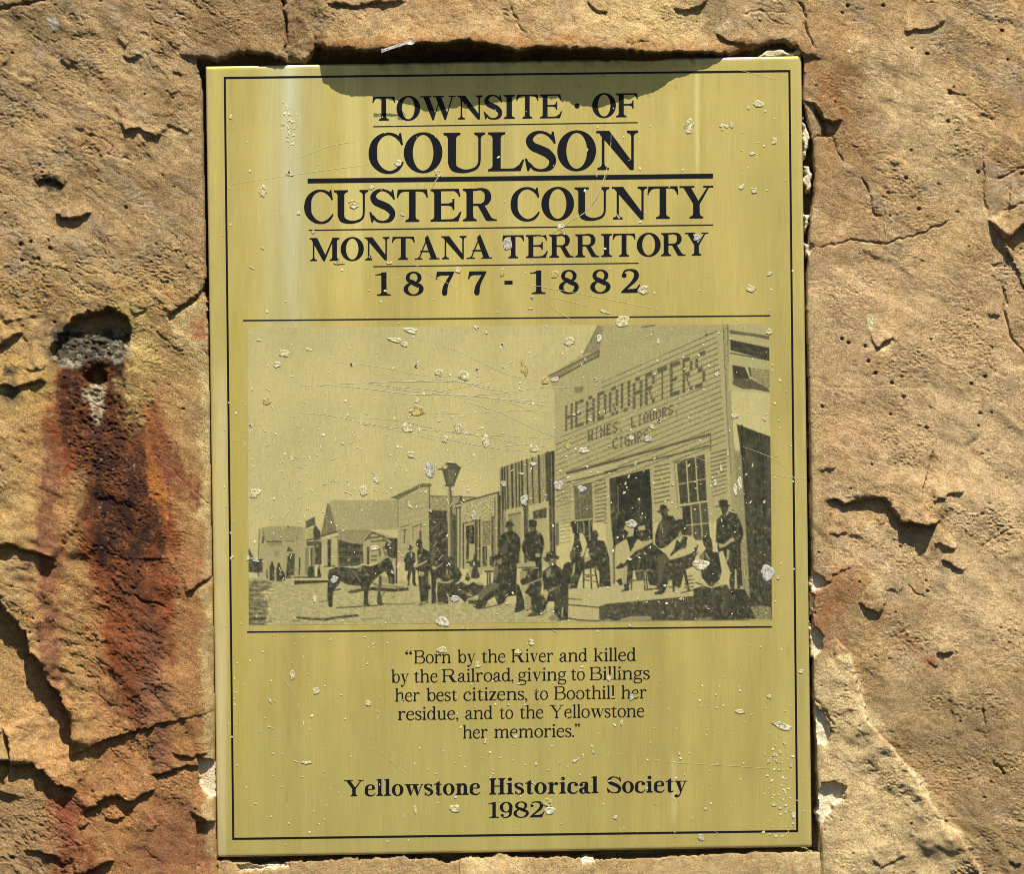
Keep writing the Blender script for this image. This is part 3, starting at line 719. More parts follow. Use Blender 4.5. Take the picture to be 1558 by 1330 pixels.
        for k in (0, 20):
            if ch == '“': g.dot(8+k, 78, S*.42+3); g.brush([(4+k, 79, 5), (5+k, 90, 5), (14+k, 100, 2)])
            else: g.dot(10+k, 94, S*.42+3); g.brush([(14+k, 93, 5), (13+k, 82, 5), (4+k, 72, 2)])
    # ---- lower case
    elif ch == 'a':
        g.W = 58; g.dot(12, X-17, S*.40+2); g.brush([(8, X-16, h), (13, X-6, h+.5), (26, X-1.5, h+1), (40-S*.1, X-8, S*.8), (46-S/2, X-22, S), (46-S/2, 14, S), (48-S*.1, 4, S*.6), (58, 3, h)])
        g.brush([(46-S, X-29, h), (26, X-34, h+2), (S*.5+1, 22, S*.9), (S*.5+2, 10, S*.8), (18, 1, h+2), (32, 4, h), (44-S*.5, 13, h)])
    elif ch == 'b': g.W = 66; g.box(e, e+S, 2, A); g.flag(e, A); g.ring(e+S/2+(66-e-S/2)/2-1, X/2, (66-e-S/2)/2+1, X/2+2, S, h, -178, 148)
    elif ch == 'd':
        r = (64-e)/2; g.W = 66; g.box(62-e-S, 62-e, 0, A); g.flag(62-e-S, A); g.ring(r-S*.1, X/2, r-S*.1, X/2+2, S, h, 30, 330); g.serif(62-e-S, 62-e, 0, False, 0, e)
    elif ch == 'c': g.W = 54; g.dot(44, X-15, S*.42+2); g.brush([(47, X-12, h), (40, X-4, h+1), (28, X-1.5, h+1), (12, X-12, S*.75), (S/2, X/2, S), (10, 14, S*.85), (25, 2, h+4), (40, 3, h+1), (52, 16, h*.7)])
    elif ch == 'e': g.W = 57; g.box(6, 50, X*.55, X*.55+h*.9); g.brush([(52-S*.25, X*.55+h*.4, S*.6), (51-S*.3, X-18, S*.85), (42, X-5, h+3), (29, X-1, h+1), (12, X-12, S*.75), (S/2, X/2, S), (10, 14, S*.85), (26, 2, h+4), (42, 3, h+1), (55, 16, h*.7)])
    elif ch == 'g':
        g.W = 62; g.ring(27, X-21, 24, 23, S*.85, h, 0, 360, 24); g.brush([(40, X-7, h), (50, X-1, h+1), (60, X-1, h+3)])
        g.brush([(16, X-41, h), (7, 18, h+2), (12, 9, h+5), (34, 6, S*.8), (50, 2, S*.8), (54, -12, S*.7), (42, -26, h+1), (22, -27, h+1), (6, -20, h+4), (5, -8, h+2), (16, 5, h)])
    elif ch == 'h': g.W = 70; g.stem(e, 0, A, head=0, fr=e*.8); g.flag(e, A); g.arch(e, 70-e-S); g.stem(70-e-S, 0, X-20, head=0, fl=e*.8)
    elif ch == 'n': g.W = 70; g.stem(e, 0, X-2, head=0, fr=e*.8); g.flag(e, X+1); g.arch(e, 70-e-S); g.stem(70-e-S, 0, X-20, head=0, fl=e*.8)
    elif ch == 'm':
        g.W = W = 104; m = (W-S)/2; g.stem(e, 0, X-2, head=0, fr=e*.7); g.flag(e, X+1); g.arch(e, m); g.stem(m, 0, X-20, head=0, fl=e*.7, fr=e*.7); g.arch(m, W-e-S); g.stem(W-e-S, 0, X-20, head=0, fl=e*.7)
    elif ch == 'i': g.W = S+2*e; g.stem(e, 0, X-2, head=0); g.flag(e, X+1); g.dot(e+S/2, 93, S*.45+2.4)
    elif ch == 'l': g.W = S+2*e; g.stem(e, 0, A, head=0); g.flag(e, A)
    elif ch == 'k':
        g.W = 68; g.stem(e, 0, A, head=0, fr=e*.7); g.flag(e, A); g.poly([(e+S-1, 27), (e+S-1, 32), (50, X-3), (57, X-3)])
        g.poly([(e+S+6, 38), (e+S+16, 46), (60, 4), (68, 3), (68, 0), (50, 0)]); g.box(40, 65, X-t, X)
    elif ch == 'o': g.W = 62; g.ring(31, X/2, 31, X/2+2, S, h)
    elif ch == 'r': g.W = 52; g.stem(e, 0, X-2, head=0); g.flag(e, X+1); g.brush([(e+S*.6, X-24, h), (e+S+5, X-10, h+1), (e+S+14, X-2.5, h+3), (48, X-5, h+4)]); g.dot(45, X-9, S*.36+2)
    elif ch == 's':
        g.W = 48; g.brush([(40, X-16, h), (34, X-5, h+1), (22, X-1, h), (9, X-9, S*.65+2), (10, X-23, S*.8), (24, X-32, S*.95), (38, X-42, S*.85), (41, 14, S*.7+2), (30, 2, h+2), (18, 1, h), (7, 14, h)])
        g.poly([(39, X-1), (42, X-1), (43, X-19), (40, X-19), (34, X-6)]); g.poly([(5, 0), (8, 0), (14, 6), (8, 20), (4, 20)])
    elif ch == 't': g.W = 44; g.box(12, 12+S, 12, X+6); g.poly([(12, X+4), (12+S, X+18), (12+S, X+2)]); g.box(1, 40, X-h, X); g.brush([(12+S/2, 16, S), (13+S/2, 7, S*.85), (28, 2, h+3), (42, 8, h)])
    elif ch == 'u':
        g.W = 70; g.box(e, e+S, 18, X); g.flag(e, X+1); g.brush([(e+S/2, 22, S), (e+S/2+2, 9, S*.85), (30, 2, h+3), (46, 8, h+1), (66-e-S*.6, 22, h)])
        g.box(64-e-S, 64-e, 0, X); g.flag(64-e-S, X+1); g.serif(64-e-S, 64-e, 0, False, 0, e)
    elif ch in 'vyw':
        def V(o, tail=False):
            g.poly([(o+6, X), (o+9+S, X), (o+34+S*.2, 12), (o+33, -1), (o+29, -1)]); g.poly([(o+30, -1), (o+34, -1), (o+58, X), (o+52, X)])
            g.box(o-1, o+e+S+12, X-t, X)
            if tail: g.brush([(o+33, 3, h), (o+26, -16, h+1), (o+16, -27, h+2), (o+8, -25, h+2)]); g.dot(o+8, -23, S*.36+2.5)
        if ch == 'w': g.W = 98; V(0); V(36); g.box(86, 98, X-t, X)
        else: g.W = 64; V(0, ch == 'y'); g.box(44, 65, X-t, X)
    elif ch == 'z': g.W = 54; g.poly([(2, 0), (2, 3), (36-S*.2, X-h), (50, X), (50, X-3), (16+S*.3, h)]); g.box(4, 50, X-h-1, X); g.box(2, 50, 0, h+1); g.box(4, 7, X-18, X); g.box(48, 51, 0, 19)
    return g

_tri = {}
def glyph_mesh(ch, key, f):
    k = (ch, key)
    if k not in _tri:
        g = glyph(ch, f); vs, fs = [], []
        for p in g.P:
            area = sum(p[i][0]*p[(i+1) % len(p)][1]-p[(i+1) % len(p)][0]*p[i][1] for i in range(len(p)))
            if abs(area) < 0.02: continue
            if area < 0: p = p[::-1]
            fs.append(list(range(len(vs), len(vs)+len(p)))); vs += [Vector(q) for q in p]
        r = delaunay_2d_cdt(vs, [], fs, 0, 1e-3)
        tri = [tuple(t) for t, o in zip(r[2], r[5]) if o]
        V2 = [(v.x, v.y) for v in r[0]]
        xs = [v[0] for v in V2]; _tri[k] = (V2, tri, min(xs), max(xs), g.W)
    return _tri[k]
BOLD = dict(S=20.5, h=6.5, e=11, t=5.2, xh=70)
TEXT = dict(S=12.0, h=5.2, e=8, t=3.8, xh=69, asc=103)
SEMI = dict(S=18.5, h=5.6, e=9, t=4.6, xh=70, asc=104)

class Lettering:
    """collects glyph triangles lying on the plate"""
    def __init__(s): s.v, s.f = [], []
    def put(s, ch, key, f, x0, x1, base, cap):
        V2, tri, a, b, W = glyph_mesh(ch, key, f)
        if not tri: return
        sx = (x1-x0)/(b-a); o = len(s.v)
        s.v += [(x0+(x-a)*sx, base(x0+(x-a)*sx)-y*cap/100) for x, y in V2]; s.f += [(p+o, q+o, r_+o) for p, q, r_ in tri]
    def word(s, text, key, f, x0, x1, base, cap, gap=4):
        items, x = [], 0
        for ch in text:
            V2, tri, a, b, W = glyph_mesh(ch, key, f); items.append((ch, x, x+(b-a))); x += (b-a)+gap
        tot = x-gap; k = (x1-x0)/tot
        for ch, a, b in items: s.put(ch, key, f, x0+a*k, x0+b*k, base, cap)
def line(xa, ya, xb, yb): return lambda x: ya+(yb-ya)*(x-xa)/(xb-xa)
# ------------------------------------------------------------------ the brass plaque
plaque = thing('memorial_plaque', 'gold brass plaque with black lettering and a printed street photograph, set in the sandstone', 'plaque', (0, 0, ZC))
poff = np.array([0, 0, ZC])
def at(x, y, h=0.0):
    return ((x-CX)*U, -h*U, (CY-y)*U)
PC = np.array(PLATE, float)
def warp(u, v):                                   # plate coordinates 0..1 to the face
    a, b, c, d = PC
    return (a*((1-u)*(1-v))[..., None]+b*(u*(1-v))[..., None]+c*(u*v)[..., None]+d*((1-u)*v)[..., None])

# brushed, lacquered brass
g = N('brushed_brass')
c = g.attr()
s1 = g.ramp(g.noise(1100, 3, .6, (1, 1, .035)), [(.3, (.91, .91, .90)), (.5, (1, 1, 1)), (.7, (1.08, 1.08, 1.07))])
s2 = g.ramp(g.noise(34, 3, .6, (1, 1, .10)), [(.35, (.93, .93, .91)), (.65, (1.06, 1.06, 1.05))])
g.l(g.mul(g.mul(c, s1), s2), g.b.inputs['Base Color'])
g.b.inputs['Metallic'].default_value = .35; g.b.inputs['Roughness'].default_value = .42
g.b.inputs['Specular IOR Level'].default_value = .35
wv = g.bump(g.noise(9, 2, .5, (1.6, 1, .5)), .5, .0022)
g.l(g.bump(g.noise(1500, 2, .6, (1, 1, .03)), .10, .0003, wv), g.b.inputs['Normal'])
BRASS = g.m
g = N('black_enamel')
sp = g.ramp(g.noise(520, 4, .7), [(.30, (.004, .004, .006)), (.66, (.006, .007, .010)), (.82, (.035, .038, .045))])
g.l(sp, g.b.inputs['Base Color']); g.b.inputs['Roughness'].default_value = .5; g.b.inputs['Specular IOR Level'].default_value = .15
INK = g.m
g = N('bare_metal_chip')
g.l(g.mul(g.attr(), g.ramp(g.noise(2200, 2, .6), [(.3, (.72, .72, .72)), (.6, (1.1, 1.1, 1.1))])), g.b.inputs['Base Color'])
g.b.inputs['Metallic'].default_value = .15; g.b.inputs['Roughness'].default_value = .5
g.l(g.bump(g.noise(1700, 3, .7), .6, .0004), g.b.inputs['Normal'])
CHIP = g.m
g = N('printed_photograph')
g.l(g.mul(g.attr(), g.ramp(g.noise(1500, 2, .6, (1, 1, .05)), [(.3, (.9, .9, .9)), (.7, (1.08, 1.08, 1.08))])), g.b.inputs['Base Color'])
g.b.inputs['Roughness'].default_value = .55; g.b.inputs['Metallic'].default_value = .0; g.b.inputs['Specular IOR Level'].default_value = .12
PRINT = g.m

# plate: front grid with rounded arris, then sides and back
nu, nv = 304, 404
u = np.linspace(0, 1, nu); v = np.linspace(0, 1, nv); UU, VV = np.meshgrid(u, v)
P = warp(UU, VV); px, py = P[..., 0], P[..., 1]
edge = np.minimum(np.minimum(UU, 1-UU)*906, np.minimum(VV, 1-VV)*1204)
def plate_h(px, py): return 0.35*fbm(px, py, 300, 2, 400)
hh = plate_h(px, py)-0.9*np.exp(-edge/1.0)
GOLD = np.array([.468, .374, .110])
A2 = np.zeros(px.shape+(3,)); A2[:] = GOLD
band = fbm(px, py*0.05, 60, 3, 410, .6); fine = fbm(px, py*0.03, 9, 2, 411)
A2 *= (1+0.19*band+0.05*fine)[..., None]
bl = fbm(px, py, 120, 4, 412, .6); A2 = A2*(1+.09*bl)[..., None]; gm = (sstep(.1, .5, fbm(px, py, 60, 4, 413, .65))*np.exp(-edge/26)*.35)[..., None]; A2 = A2*(1-gm)+np.array([.30, .25, .12])*gm
A2 *= (1-.10*sstep(.35, 1, VV)+.05*sstep(.4, 0, VV))[..., None]
def sheen_stain(x0, x1, y0, y1, colr, amt, sx, sy=60):  # vertical bands: stains, and sheen painted into the brass colour
    global A2
    m = sstep(x0-sx, x0+sx, px)*(1-sstep(x1-sx, x1+sx, px))*sstep(y0-sy, y0+sy*.2, py)*(1-sstep(y1-sy, y1+sy, py))*amt
    m = np.clip(m*(1+.5*fine), 0, 1)[..., None]; A2 = A2*(1-m)+np.array(colr)*m
sheen_stain(436, 446, 96, 170, (.85, .84, .68), .9, 4, 16)  # hot glint, painted as near-white colour
sheen_stain(430, 456, 96, 420, (.60, .57, .36), .7, 7, 120)  # pale sheen running down from the glint, painted
sheen_stain(400, 470, 96, 620, (.52, .48, .24), .5, 16, 160)  # wider, fainter part of that painted sheen
sheen_stain(520, 552, 96, 420, (.62, .53, .19), .55, 8, 90)  # brighter sheen at upper left, painted into the colour
sheen_stain(560, 640, 150, 330, (.60, .52, .20), .45, 14, 60)  # same painted sheen, further right
sheen_stain(470, 490, 110, 420, (.44, .41, .19), .35, 8, 90)
sheen_stain(760, 800, 100, 460, (.56, .48, .19), .3, 18, 90)
sheen_stain(1058, 1064, 108, 260, (.66, .56, .21), .7, 2, 40)
sheen_stain(342, 372, 500, 1260, (.44, .35, .07), .55, 14, 100)
sheen_stain(330, 345, 600, 1300, (.60, .50, .26), .6, 4, 100)
sheen_stain(1180, 1232, 700, 1290, (.52, .43, .14), .4, 12, 100)
sheen_stain(380, 900, 1130, 1300, (.43, .37, .115), .5, 60, 60)
sheen_stain(1022, 1030, 1160, 1250, (.60, .52, .22), .5, 4, 20)
m = (1-np.clip(edge/9, 0, 1))[..., None]*0.35; A2 = A2*(1-m)+np.array([.52, .45, .22])*m
# dark broken line and flecks along the plate's top edge
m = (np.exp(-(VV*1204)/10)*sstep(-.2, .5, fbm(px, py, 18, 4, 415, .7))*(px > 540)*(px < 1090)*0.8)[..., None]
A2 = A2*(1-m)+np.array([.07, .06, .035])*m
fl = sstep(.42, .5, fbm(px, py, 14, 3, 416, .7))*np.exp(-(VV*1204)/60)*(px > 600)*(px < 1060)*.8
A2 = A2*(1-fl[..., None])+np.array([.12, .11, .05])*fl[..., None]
vx = np.stack(at(px, py, hh), -1).reshape(-1, 3)
I, J = np.meshgrid(np.arange(nv-1), np.arange(nu-1), indexing='ij'); v00 = I*nu+J
F = np.stack([v00, v00+nu, v00+nu+1, v00+1], -1).reshape(-1, 4)
ring = list(range(nu))+[i*nu+nu-1 for i in range(1, nv)]+[(nv-1)*nu+j for j in range(nu-2, -1, -1)]+[i*nu for i in range(nv-2, 0, -1)]
k = len(ring); base = len(vx); bk = vx[ring].copy(); bk[:, 1] = 13*U
F2 = np.array([[ring[i], base+i, base+(i+1) % k, ring[(i+1) % k]] for i in range(k)])[:, ::-1]
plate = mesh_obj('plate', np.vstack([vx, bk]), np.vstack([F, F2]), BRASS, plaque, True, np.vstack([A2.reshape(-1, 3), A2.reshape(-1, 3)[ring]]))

# lettering, filled black, standing a hair proud of the metal
def lay(x, y, lift): 
    x = np.asarray(x, float); y = np.asarray(y, float)
    return np.stack([(x-CX)*U, -(plate_h(x, y)+lift)*U, (CY-y)*U], -1)
def put_letters(L, label):
    a = np.array(L.v); top = lay(a[:, 0], a[:, 1], .30)
    o = mesh_obj('lettering', top, [list(f) for f in L.f], INK, plaque, False)
    o['label'] = label
    return o
def caps(text, ext, base, cap, label, fm=BOLD, key='B'):
    L = Lettering()
    for ch, (a, b) in zip(text.replace(' ', ''), ext):
        if ch == '·': 
            g_ = Pen(1, 1, 1, 1); g_.dot(0, 0, 1, 20); o = len(L.v); xc = (a+b)/2
            L.v += [(xc+4*p[0], 160.5-4*p[1]) for p in g_.P[0]]; L.v.append((xc, 160.5)); L.f += [(o+i, o+(i+1) % 20, o+20) for i in range(20)]
        else: L.put(ch, key, fm, a, b, base, cap)
    return put_letters(L, label)
caps('TOWNSITE·OF', [(566.5,601.3),(603.2,639.4),(639.4,693.3),(695.6,734.5),(736,764.2),(766.2,783.4),(785.4,819.3),(821.6,855.5),(874,882),(901,937.2),(937.2,970.8)],
     line(585, 182.9, 945, 177.8), 36.3, 'top lettering line reading TOWNSITE · OF')
caps('COULSON', [(560.8,614.3),(614.3,673.3),(674.8,738),(742.6,797.8),(798.5,846.3),(847.8,907.1),(907.1,971.1)], line(600, 262.2, 930, 258), 59.5, 'largest lettering line reading COULSON')
caps('CUSTER COUNTY', [(462.7,507.5),(508,560.5),(562,601.5),(603.6,651.2),(655,702.2),(704.2,756),(776.8,821.3),(823.6,873.4),(874.2,927.2),(931,985),(985,1032.3),(1033.8,1085.3)],
     line(480, 339, 1060, 332), 49.5, 'lettering line reading CUSTER COUNTY')
caps('MONTANA TERRITORY', [(471,516.7),(518.2,553.7),(554.7,592.7),(596.2,631),(630.7,668.7),(671.4,709.8),(709.8,748.8),(764.2,797.5),(800,833.6),(835.7,873.2),(875.3,912),(914.5,931.4),(932,967),(968.7,1005.2),(1005.8,1043.3),(1041.8,1077.8)],
     line(490, 396.7, 1060, 388.6), 35, 'lettering line reading MONTANA TERRITORY')
caps('1877-1882', [(570.8,594.8),(614,644.7),(662.6,691),(711.8,740),(767.5,780),(806.5,830.2),(850.4,880.7),(898,929),(944.9,974)], line(580, 449.7, 960, 445.3), 35.5, 'date lettering reading 1877 - 1882')
def words(ws, base, cap, label, fm, key, gap=4):
    L = Lettering()
    for w, a, b in ws: L.word(w, key, fm, a, b, base, cap, gap)
    return put_letters(L, label)
words([('“', 616.4, 627.3), ('Born', 630, 686.2), ('by', 696, 723.8), ('the', 732.8, 769.3), ('River', 778.2, 841.9), ('and', 851, 893.7), ('killed', 903.3, 967.6)], line(650, 1009.6, 950, 1006), 19.8, 'quotation line reading “Born by the River and killed', TEXT, 't')
words([('by', 595.3, 622.4), ('the', 629.7, 666.2), ('Railroad,', 672.8, 781.3), ('giving', 788, 862), ('to', 868.7, 889.9), ('Billings', 897, 988.8)], line(640, 1038.8, 950, 1034.3), 19.8, 'quotation line reading by the Railroad, giving to Billings', TEXT, 't')
words([('her', 601.2, 638.6), ('best', 648.8, 695.8), ('citizens,', 705, 802.3), ('to', 812.2, 834), ('Boothill', 843.1, 935.8), ('her', 945.3, 983.8)], line(625, 1067.6, 950, 1063.4), 19.8, 'quotation line reading her best citizens, to Boothill her', TEXT, 't')
words([('residue,', 605.4, 697.5), ('and', 707.5, 749.5), ('to', 760, 780.8), ('the', 790.5, 827), ('Yellowstone', 836, 980.6)], line(620, 1096, 950, 1091.6), 19.8, 'quotation line reading residue, and to the Yellowstone', TEXT, 't')
words([('her', 704.3, 742), ('memories.”', 752, 882.4)], line(720, 1123.8, 860, 1121.8), 19.8, 'quotation line reading her memories.”', TEXT, 't')
words([('Yellowstone', 523.5, 731), ('Historical', 744, 910.8), ('Society', 923.2, 1045.6)], line(535, 1212, 950, 1206.8), 24.6, 'bold lettering line reading Yellowstone Historical Society', SEMI, 's')
words([('1982', 742.2, 828.2)], line(750, 1245, 820, 1244), 24, 'bold lettering line reading 1982', SEMI, 's')

def rule(xa, ya, xb, yb, w, name='rule', lift=.30):
    n = max(2, int(abs(xb-xa)+abs(yb-ya))//30+2); t = np.linspace(0, 1, n)
    dx, dy = xb-xa, yb-ya; L = math.hypot(dx, dy); ox, oy = -dy/L*w/2, dx/L*w/2
    x = xa+dx*t; y = ya+dy*t
    vv = np.vstack([lay(x+ox, y+oy, lift), lay(x-ox, y-oy, lift)])
    return mesh_obj(name, vv, [[i, i+1, n+i+1, n+i] for i in range(n-1)], INK, plaque, False)
rule(567.7, 192.2, 970.3, 186, 1.5); rule(468, 275, 1084.8, 267.4, 7.2); rule(469.5, 350, 1085, 342, 1.7)
rule(568, 405.4, 971.7, 400.2, 1.5); rule(370, 487.6, 1172, 480.2, 2.0); rule(376, 962, 1174.5, 954, 2.2)
B = [(342, 118), (1201, 107.5), (1213, 1265), (355, 1277)]
for i in range(4):
    (xa, ya), (xb, yb) = B[i], B[(i+1) % 4]
    L = math.hypot(xb-xa, yb-ya); q = 1.6 if i % 2 == 0 else -1.6
    rule(xa-(xb-xa)/L*q, ya-(yb-ya)/L*q, xb+(xb-xa)/L*q, yb+(yb-ya)/L*q, 3.2, 'border_line')

# dents and chips: little craters with a raised rim
cv, cf, cc_ = [], [], []
r3 = np.random.default_rng(5)
def chip(x, y, rx, ry, colr, rot=None, n=None, hgt=None, ragged=.17):
    n = n or (7 if max(rx, ry) < 2.6 else 22); rot = r3.uniform(0, 3.14) if rot is None else rot
    hgt = hgt if hgt is not None else min(.38, .045*math.sqrt(rx*ry)+.10)
    rings = [(1.0, .05), (.86, 1.0), (.62, .62), (.30, .18)] if n > 8 else [(1.0, .05), (.75, 1.0), (.35, .3)]
    mott = .34 if n > 8 else .12
    jit = r3.normal(size=n); jit = 1+ragged*1.5*(.5*jit+.3*np.roll(jit, 1)+.3*np.roll(jit, -1)); o = len(cv); base = float(plate_h(np.array(x), np.array(y)))+.5
    for rr, hf in rings:
        for i in range(n):
            a = 2*math.pi*i/n; px_, py_ = rx*rr*jit[i]*math.cos(a), ry*rr*jit[i]*math.sin(a)
            X_ = x+px_*math.cos(rot)-py_*math.sin(rot); Y_ = y+px_*math.sin(rot)+py_*math.cos(rot)
            cv.append(((X_-CX)*U, -(base+hf*hgt*(1+.25*r3.normal()))*U, (CY-Y_)*U)); cc_.append((np.array(colr) if r3.random() < .68 or n < 9 else np.array(GOLD)*.95)*(1-mott*abs(r3.normal())*(1 if rr < 1 else 1.3)))
    cv.append(((x-CX)*U, -(base+.1*hgt)*U, (CY-y)*U)); cc_.append(np.array(colr))
    for k_ in range(len(rings)-1):
        for i in range(n):
            a, b = o+k_*n+i, o+k_*n+(i+1) % n; cf.append([a, b, b+n, a+n])
    l = o+(len(rings)-1)*n
    for i in range(n): cf.append([l+i, l+(i+1) % n, o+len(rings)*n])
CR, SI, GD, WH, DK = (.74, .66, .38), (.56, .56, .52), (.60, .47, .16), (.78, .72, .54), (.06, .05, .03)
big = [(433,537,8,6,CR),(421,555,6,5,CR),(406,610,6,7,GD),(601,517,10,5,CR),(625,503,10,4,CR),(616,524,5,4,CR),(635.5,625,12,7,GD),(620,651,8,7.5,CR),(697,652,7,7,CR),
 (677,669,5.5,5.5,CR),(739.5,671,5.5,9,CR),(653.6,716,7,13,SI),(388,750.5,8,7,CR),(552.5,747.5,6.5,8,CR),(573.6,731,4.5,4.5,CR),(705.4,571,8,8,CR),(667,566.5,6,5,CR),
 (797,559,5,11,GD),(828.5,579,5,6,GD),(813,683,6,5,CR),(625,692,5,4.5,CR),(724.4,498,4,2.6,WH),(400,291,6,9,CR),(441,265,7,2.6,CR),(351,178,2.6,3,CR),
 (605.5,248,5,5,CR),(1050,191,6.5,9,CR),(1048,199,5,5,WH),(1153,157,8,5,CR),(1139,164,3,2.6,CR),(1099,191,4.5,2.4,WH),(1113,190,2.8,4,CR),(1178,214,3.4,5.5,CR),(1144,233.6,4.5,2.4,WH),
 (538,308,7,3.4,GD),(538,313,7,4,CR),(565,285,4,3.6,CR),(454,324,3,2.6,WH),(1061,361,6,4.5,SI),(773,372,6,9,SI),(854,344,5,3.6,WH),(515.7,399,8,3.4,GD),(592,400,4,2,CR),(476.7,353,3,2.4,CR),
 (980.4,442,8.5,8,CR),(844,418,5,6.5,GD),(764,414,3.6,6,GD),(697,410,5,5,CR),(947,489,11,8,CR),(920,474.5,8,1.5,WH),(911,515,4,7.5,WH),(866,520,8,6,CR),(1001.7,519,2,5,WH),
 (1170,505,5,5,CR),(1090.7,570,4,3,WH),(1117,633,5,3.6,WH),(887.7,685,7.5,4.5,WH),(844,577,6,4,WH),(960,666.4,3.6,4,WH),(986,667.5,6,4.4,SI),(864,679.5,3.6,4,GD),(829.5,579.7,4.5,4.5,GD),
 (850.6,739,5.5,9,SI),(798,761,6,8,SI),(766.4,736,5,5,SI),(811,706,6,3,WH),(793,720.5,3.6,2,WH),(885,744,6,4.4,SI),(1119,744,3.5,9,WH),(1125,736,3,10,WH),(1088.5,735,2.6,5.5,WH),
 (1066,859.7,11,8,WH),(1166.6,872,9,11,SI),(960.6,797.7,8,6,SI),(673,947,11,8,WH),(692.7,911,7,5,SI),(720,783.5,3.6,7,SI),(606,861.7,2.2,4.5,WH),(509,881,5,5,SI),(571,834,8,3.4,WH),
 (479,912,2.6,6,WH),(390,853,5,3,SI),(1219.8,1022,4,3.4,CR),(1190,1105,14,5.5,WH),(481,1051,5,5,CR),(560,1070,4.5,4.5,CR),(465,1161,7,2.2,WH),(445,1027,4,7,CR),(1066,1274,5,5,SI),
 (1126,1083,7,3.4,CR),(672.5,988.4,7,5,CR),(727,1012.4,5,4.6,CR),(788,992,5,3.6,CR),(808,978,6,5,CR),(961.5,1060.5,3.4,6,SI),(632,1233,2,8,CR),(692,1231,8,6,CR),(832,1222,8,6,GD),
 (836,1234,8,5,WH),(936,1244.6,3,3,WH),(1142,440,8,5,CR),(946,1100,2,4,CR),(1063,540,2,3,CR),(381,647,2.4,2.4,CR),(1170,1060,3,3,CR),(740,506,3,2,CR),(1148,290,5,4,CR),(926,1032,3,5,WH)]
for x, y, a, b, c_ in big: chip(x, y, a, b, c_, 0.0 if abs(a-b) < 6 else (.35 if a > b else -.12))
chip(666, 262, 5, 4, GD); chip(668, 266, 3.4, 4, WH)
for x, y in [(764.6,524),(633,556.6),(726,562),(535,554.5),(381,647),(906,577),(810,452),(1003,640),(564,390),(440,262)]:
    chip(x, y+.6, 2.6, 2.6, WH, 0); chip(x-.3, y-.5, 1.7, 1.5, DK, 0, hgt=.9)
quad_ok = lambda x, y: 318+.015*(y-100) < x < 1216+.013*(y-100) and 112 < y < 1290-.017*(x-331)
for k_ in range(1300):
    zone = r3.random()
    if zone < .45: x, y = r3.uniform(340, 1210), r3.uniform(150, 1290)
    elif zone < .62: x, y = r3.normal(700, 170), r3.normal(700, 90)
    elif zone < .80: x, y = r3.normal(800, 200), r3.normal(1120, 90)
    elif zone < .88: x, y = r3.normal(1190, 14), r3.normal(1210, 40)
    elif zone < .92: x, y = r3.normal(440, 6), r3.normal(190, 16)
    else: x, y = r3.normal(1000, 90), r3.normal(720, 90)
    if not quad_ok(x, y): continue
    if (520 < x < 1050 and (985 < y < 1128 or 1180 < y < 1250) or 455 < x < 1090 and 140 < y < 455) and r3.random() < .6: continue
    q = r3.random(); s_ = r3.gamma(2.0, .36)+.35
    colr = CR if q < .7 else (WH if q < .92 else SI)
    chip(x, y, s_*r3.uniform(.8, 1.9), s_*r3.uniform(.6, 1.0), colr)
for k_ in range(230):                               # fine nicks
    x, y = (r3.normal(470, 50), r3.normal(700, 60)) if k_ < 90 else ((r3.normal(680, 90), r3.normal(700, 60)) if k_ < 160 else (r3.uniform(350, 1200), r3.uniform(860, 1270)))
    if quad_ok(x, y): chip(x, y, r3.uniform(1.8, 4.6), .45, CR, r3.choice([.5, 1.1, 1.5, 2.0, 2.6])+r3.normal()*.2, 8)
chips = mesh_obj('chip_mark', cv, cf, CHIP, plaque, True, np.clip(np.array(cc_), 0.02, .85)); chips['kind'] = 'stuff'

# scratches: long hair lines through the lacquer
sv, sf, sc_ = [], [], []
def scratch(pts, w, colr=(.64, .60, .42)):
    p = [pts[0]]+list(pts)+[pts[-1]]; c = []
    for i in range(1, len(p)-2):
        for k_ in range(10):
            t = k_/10; c.append([.5*(2*p[i][d]+(p[i+1][d]-p[i-1][d])*t+(2*p[i-1][d]-5*p[i][d]+4*p[i+1][d]-p[i+2][d])*t*t+(3*p[i][d]-p[i-1][d]-3*p[i+1][d]+p[i+2][d])*t**3) for d in (0, 1)])
    c.append(list(pts[-1])); o = len(sv); n = len(c)
    for i, (x, y) in enumerate(c):
        a, b = c[max(i-1, 0)], c[min(i+1, n-1)]; dx, dy = b[0]-a[0], b[1]-a[1]; L = math.hypot(dx, dy) or 1
        ww = w*.36*math.sin(math.pi*min(max((i+.4)/n, .03), .97))**.4*r3.uniform(.5, 1.2); hb = float(plate_h(np.array(x), np.array(y)))+.44
        for s_, hq in ((-1, 0), (0, .05), (1, 0)): sv.append(((x-dy/L*ww*s_-CX)*U, -(hb+hq)*U, (CY-(y+dx/L*ww*s_))*U)); sc_.append(np.array(colr)*.55+np.array((.47, .42, .19))*.45*(1+.3*r3.normal()))
    for i in range(n-1):
        for s_ in (0, 1): a = o+3*i+s_; sf.append([a, a+1, a+4, a+3])
z6 = lambda pts: [(370+x/3.315, 470+y/3.315) for x, y in pts]
SV = (.62, .62, .55)
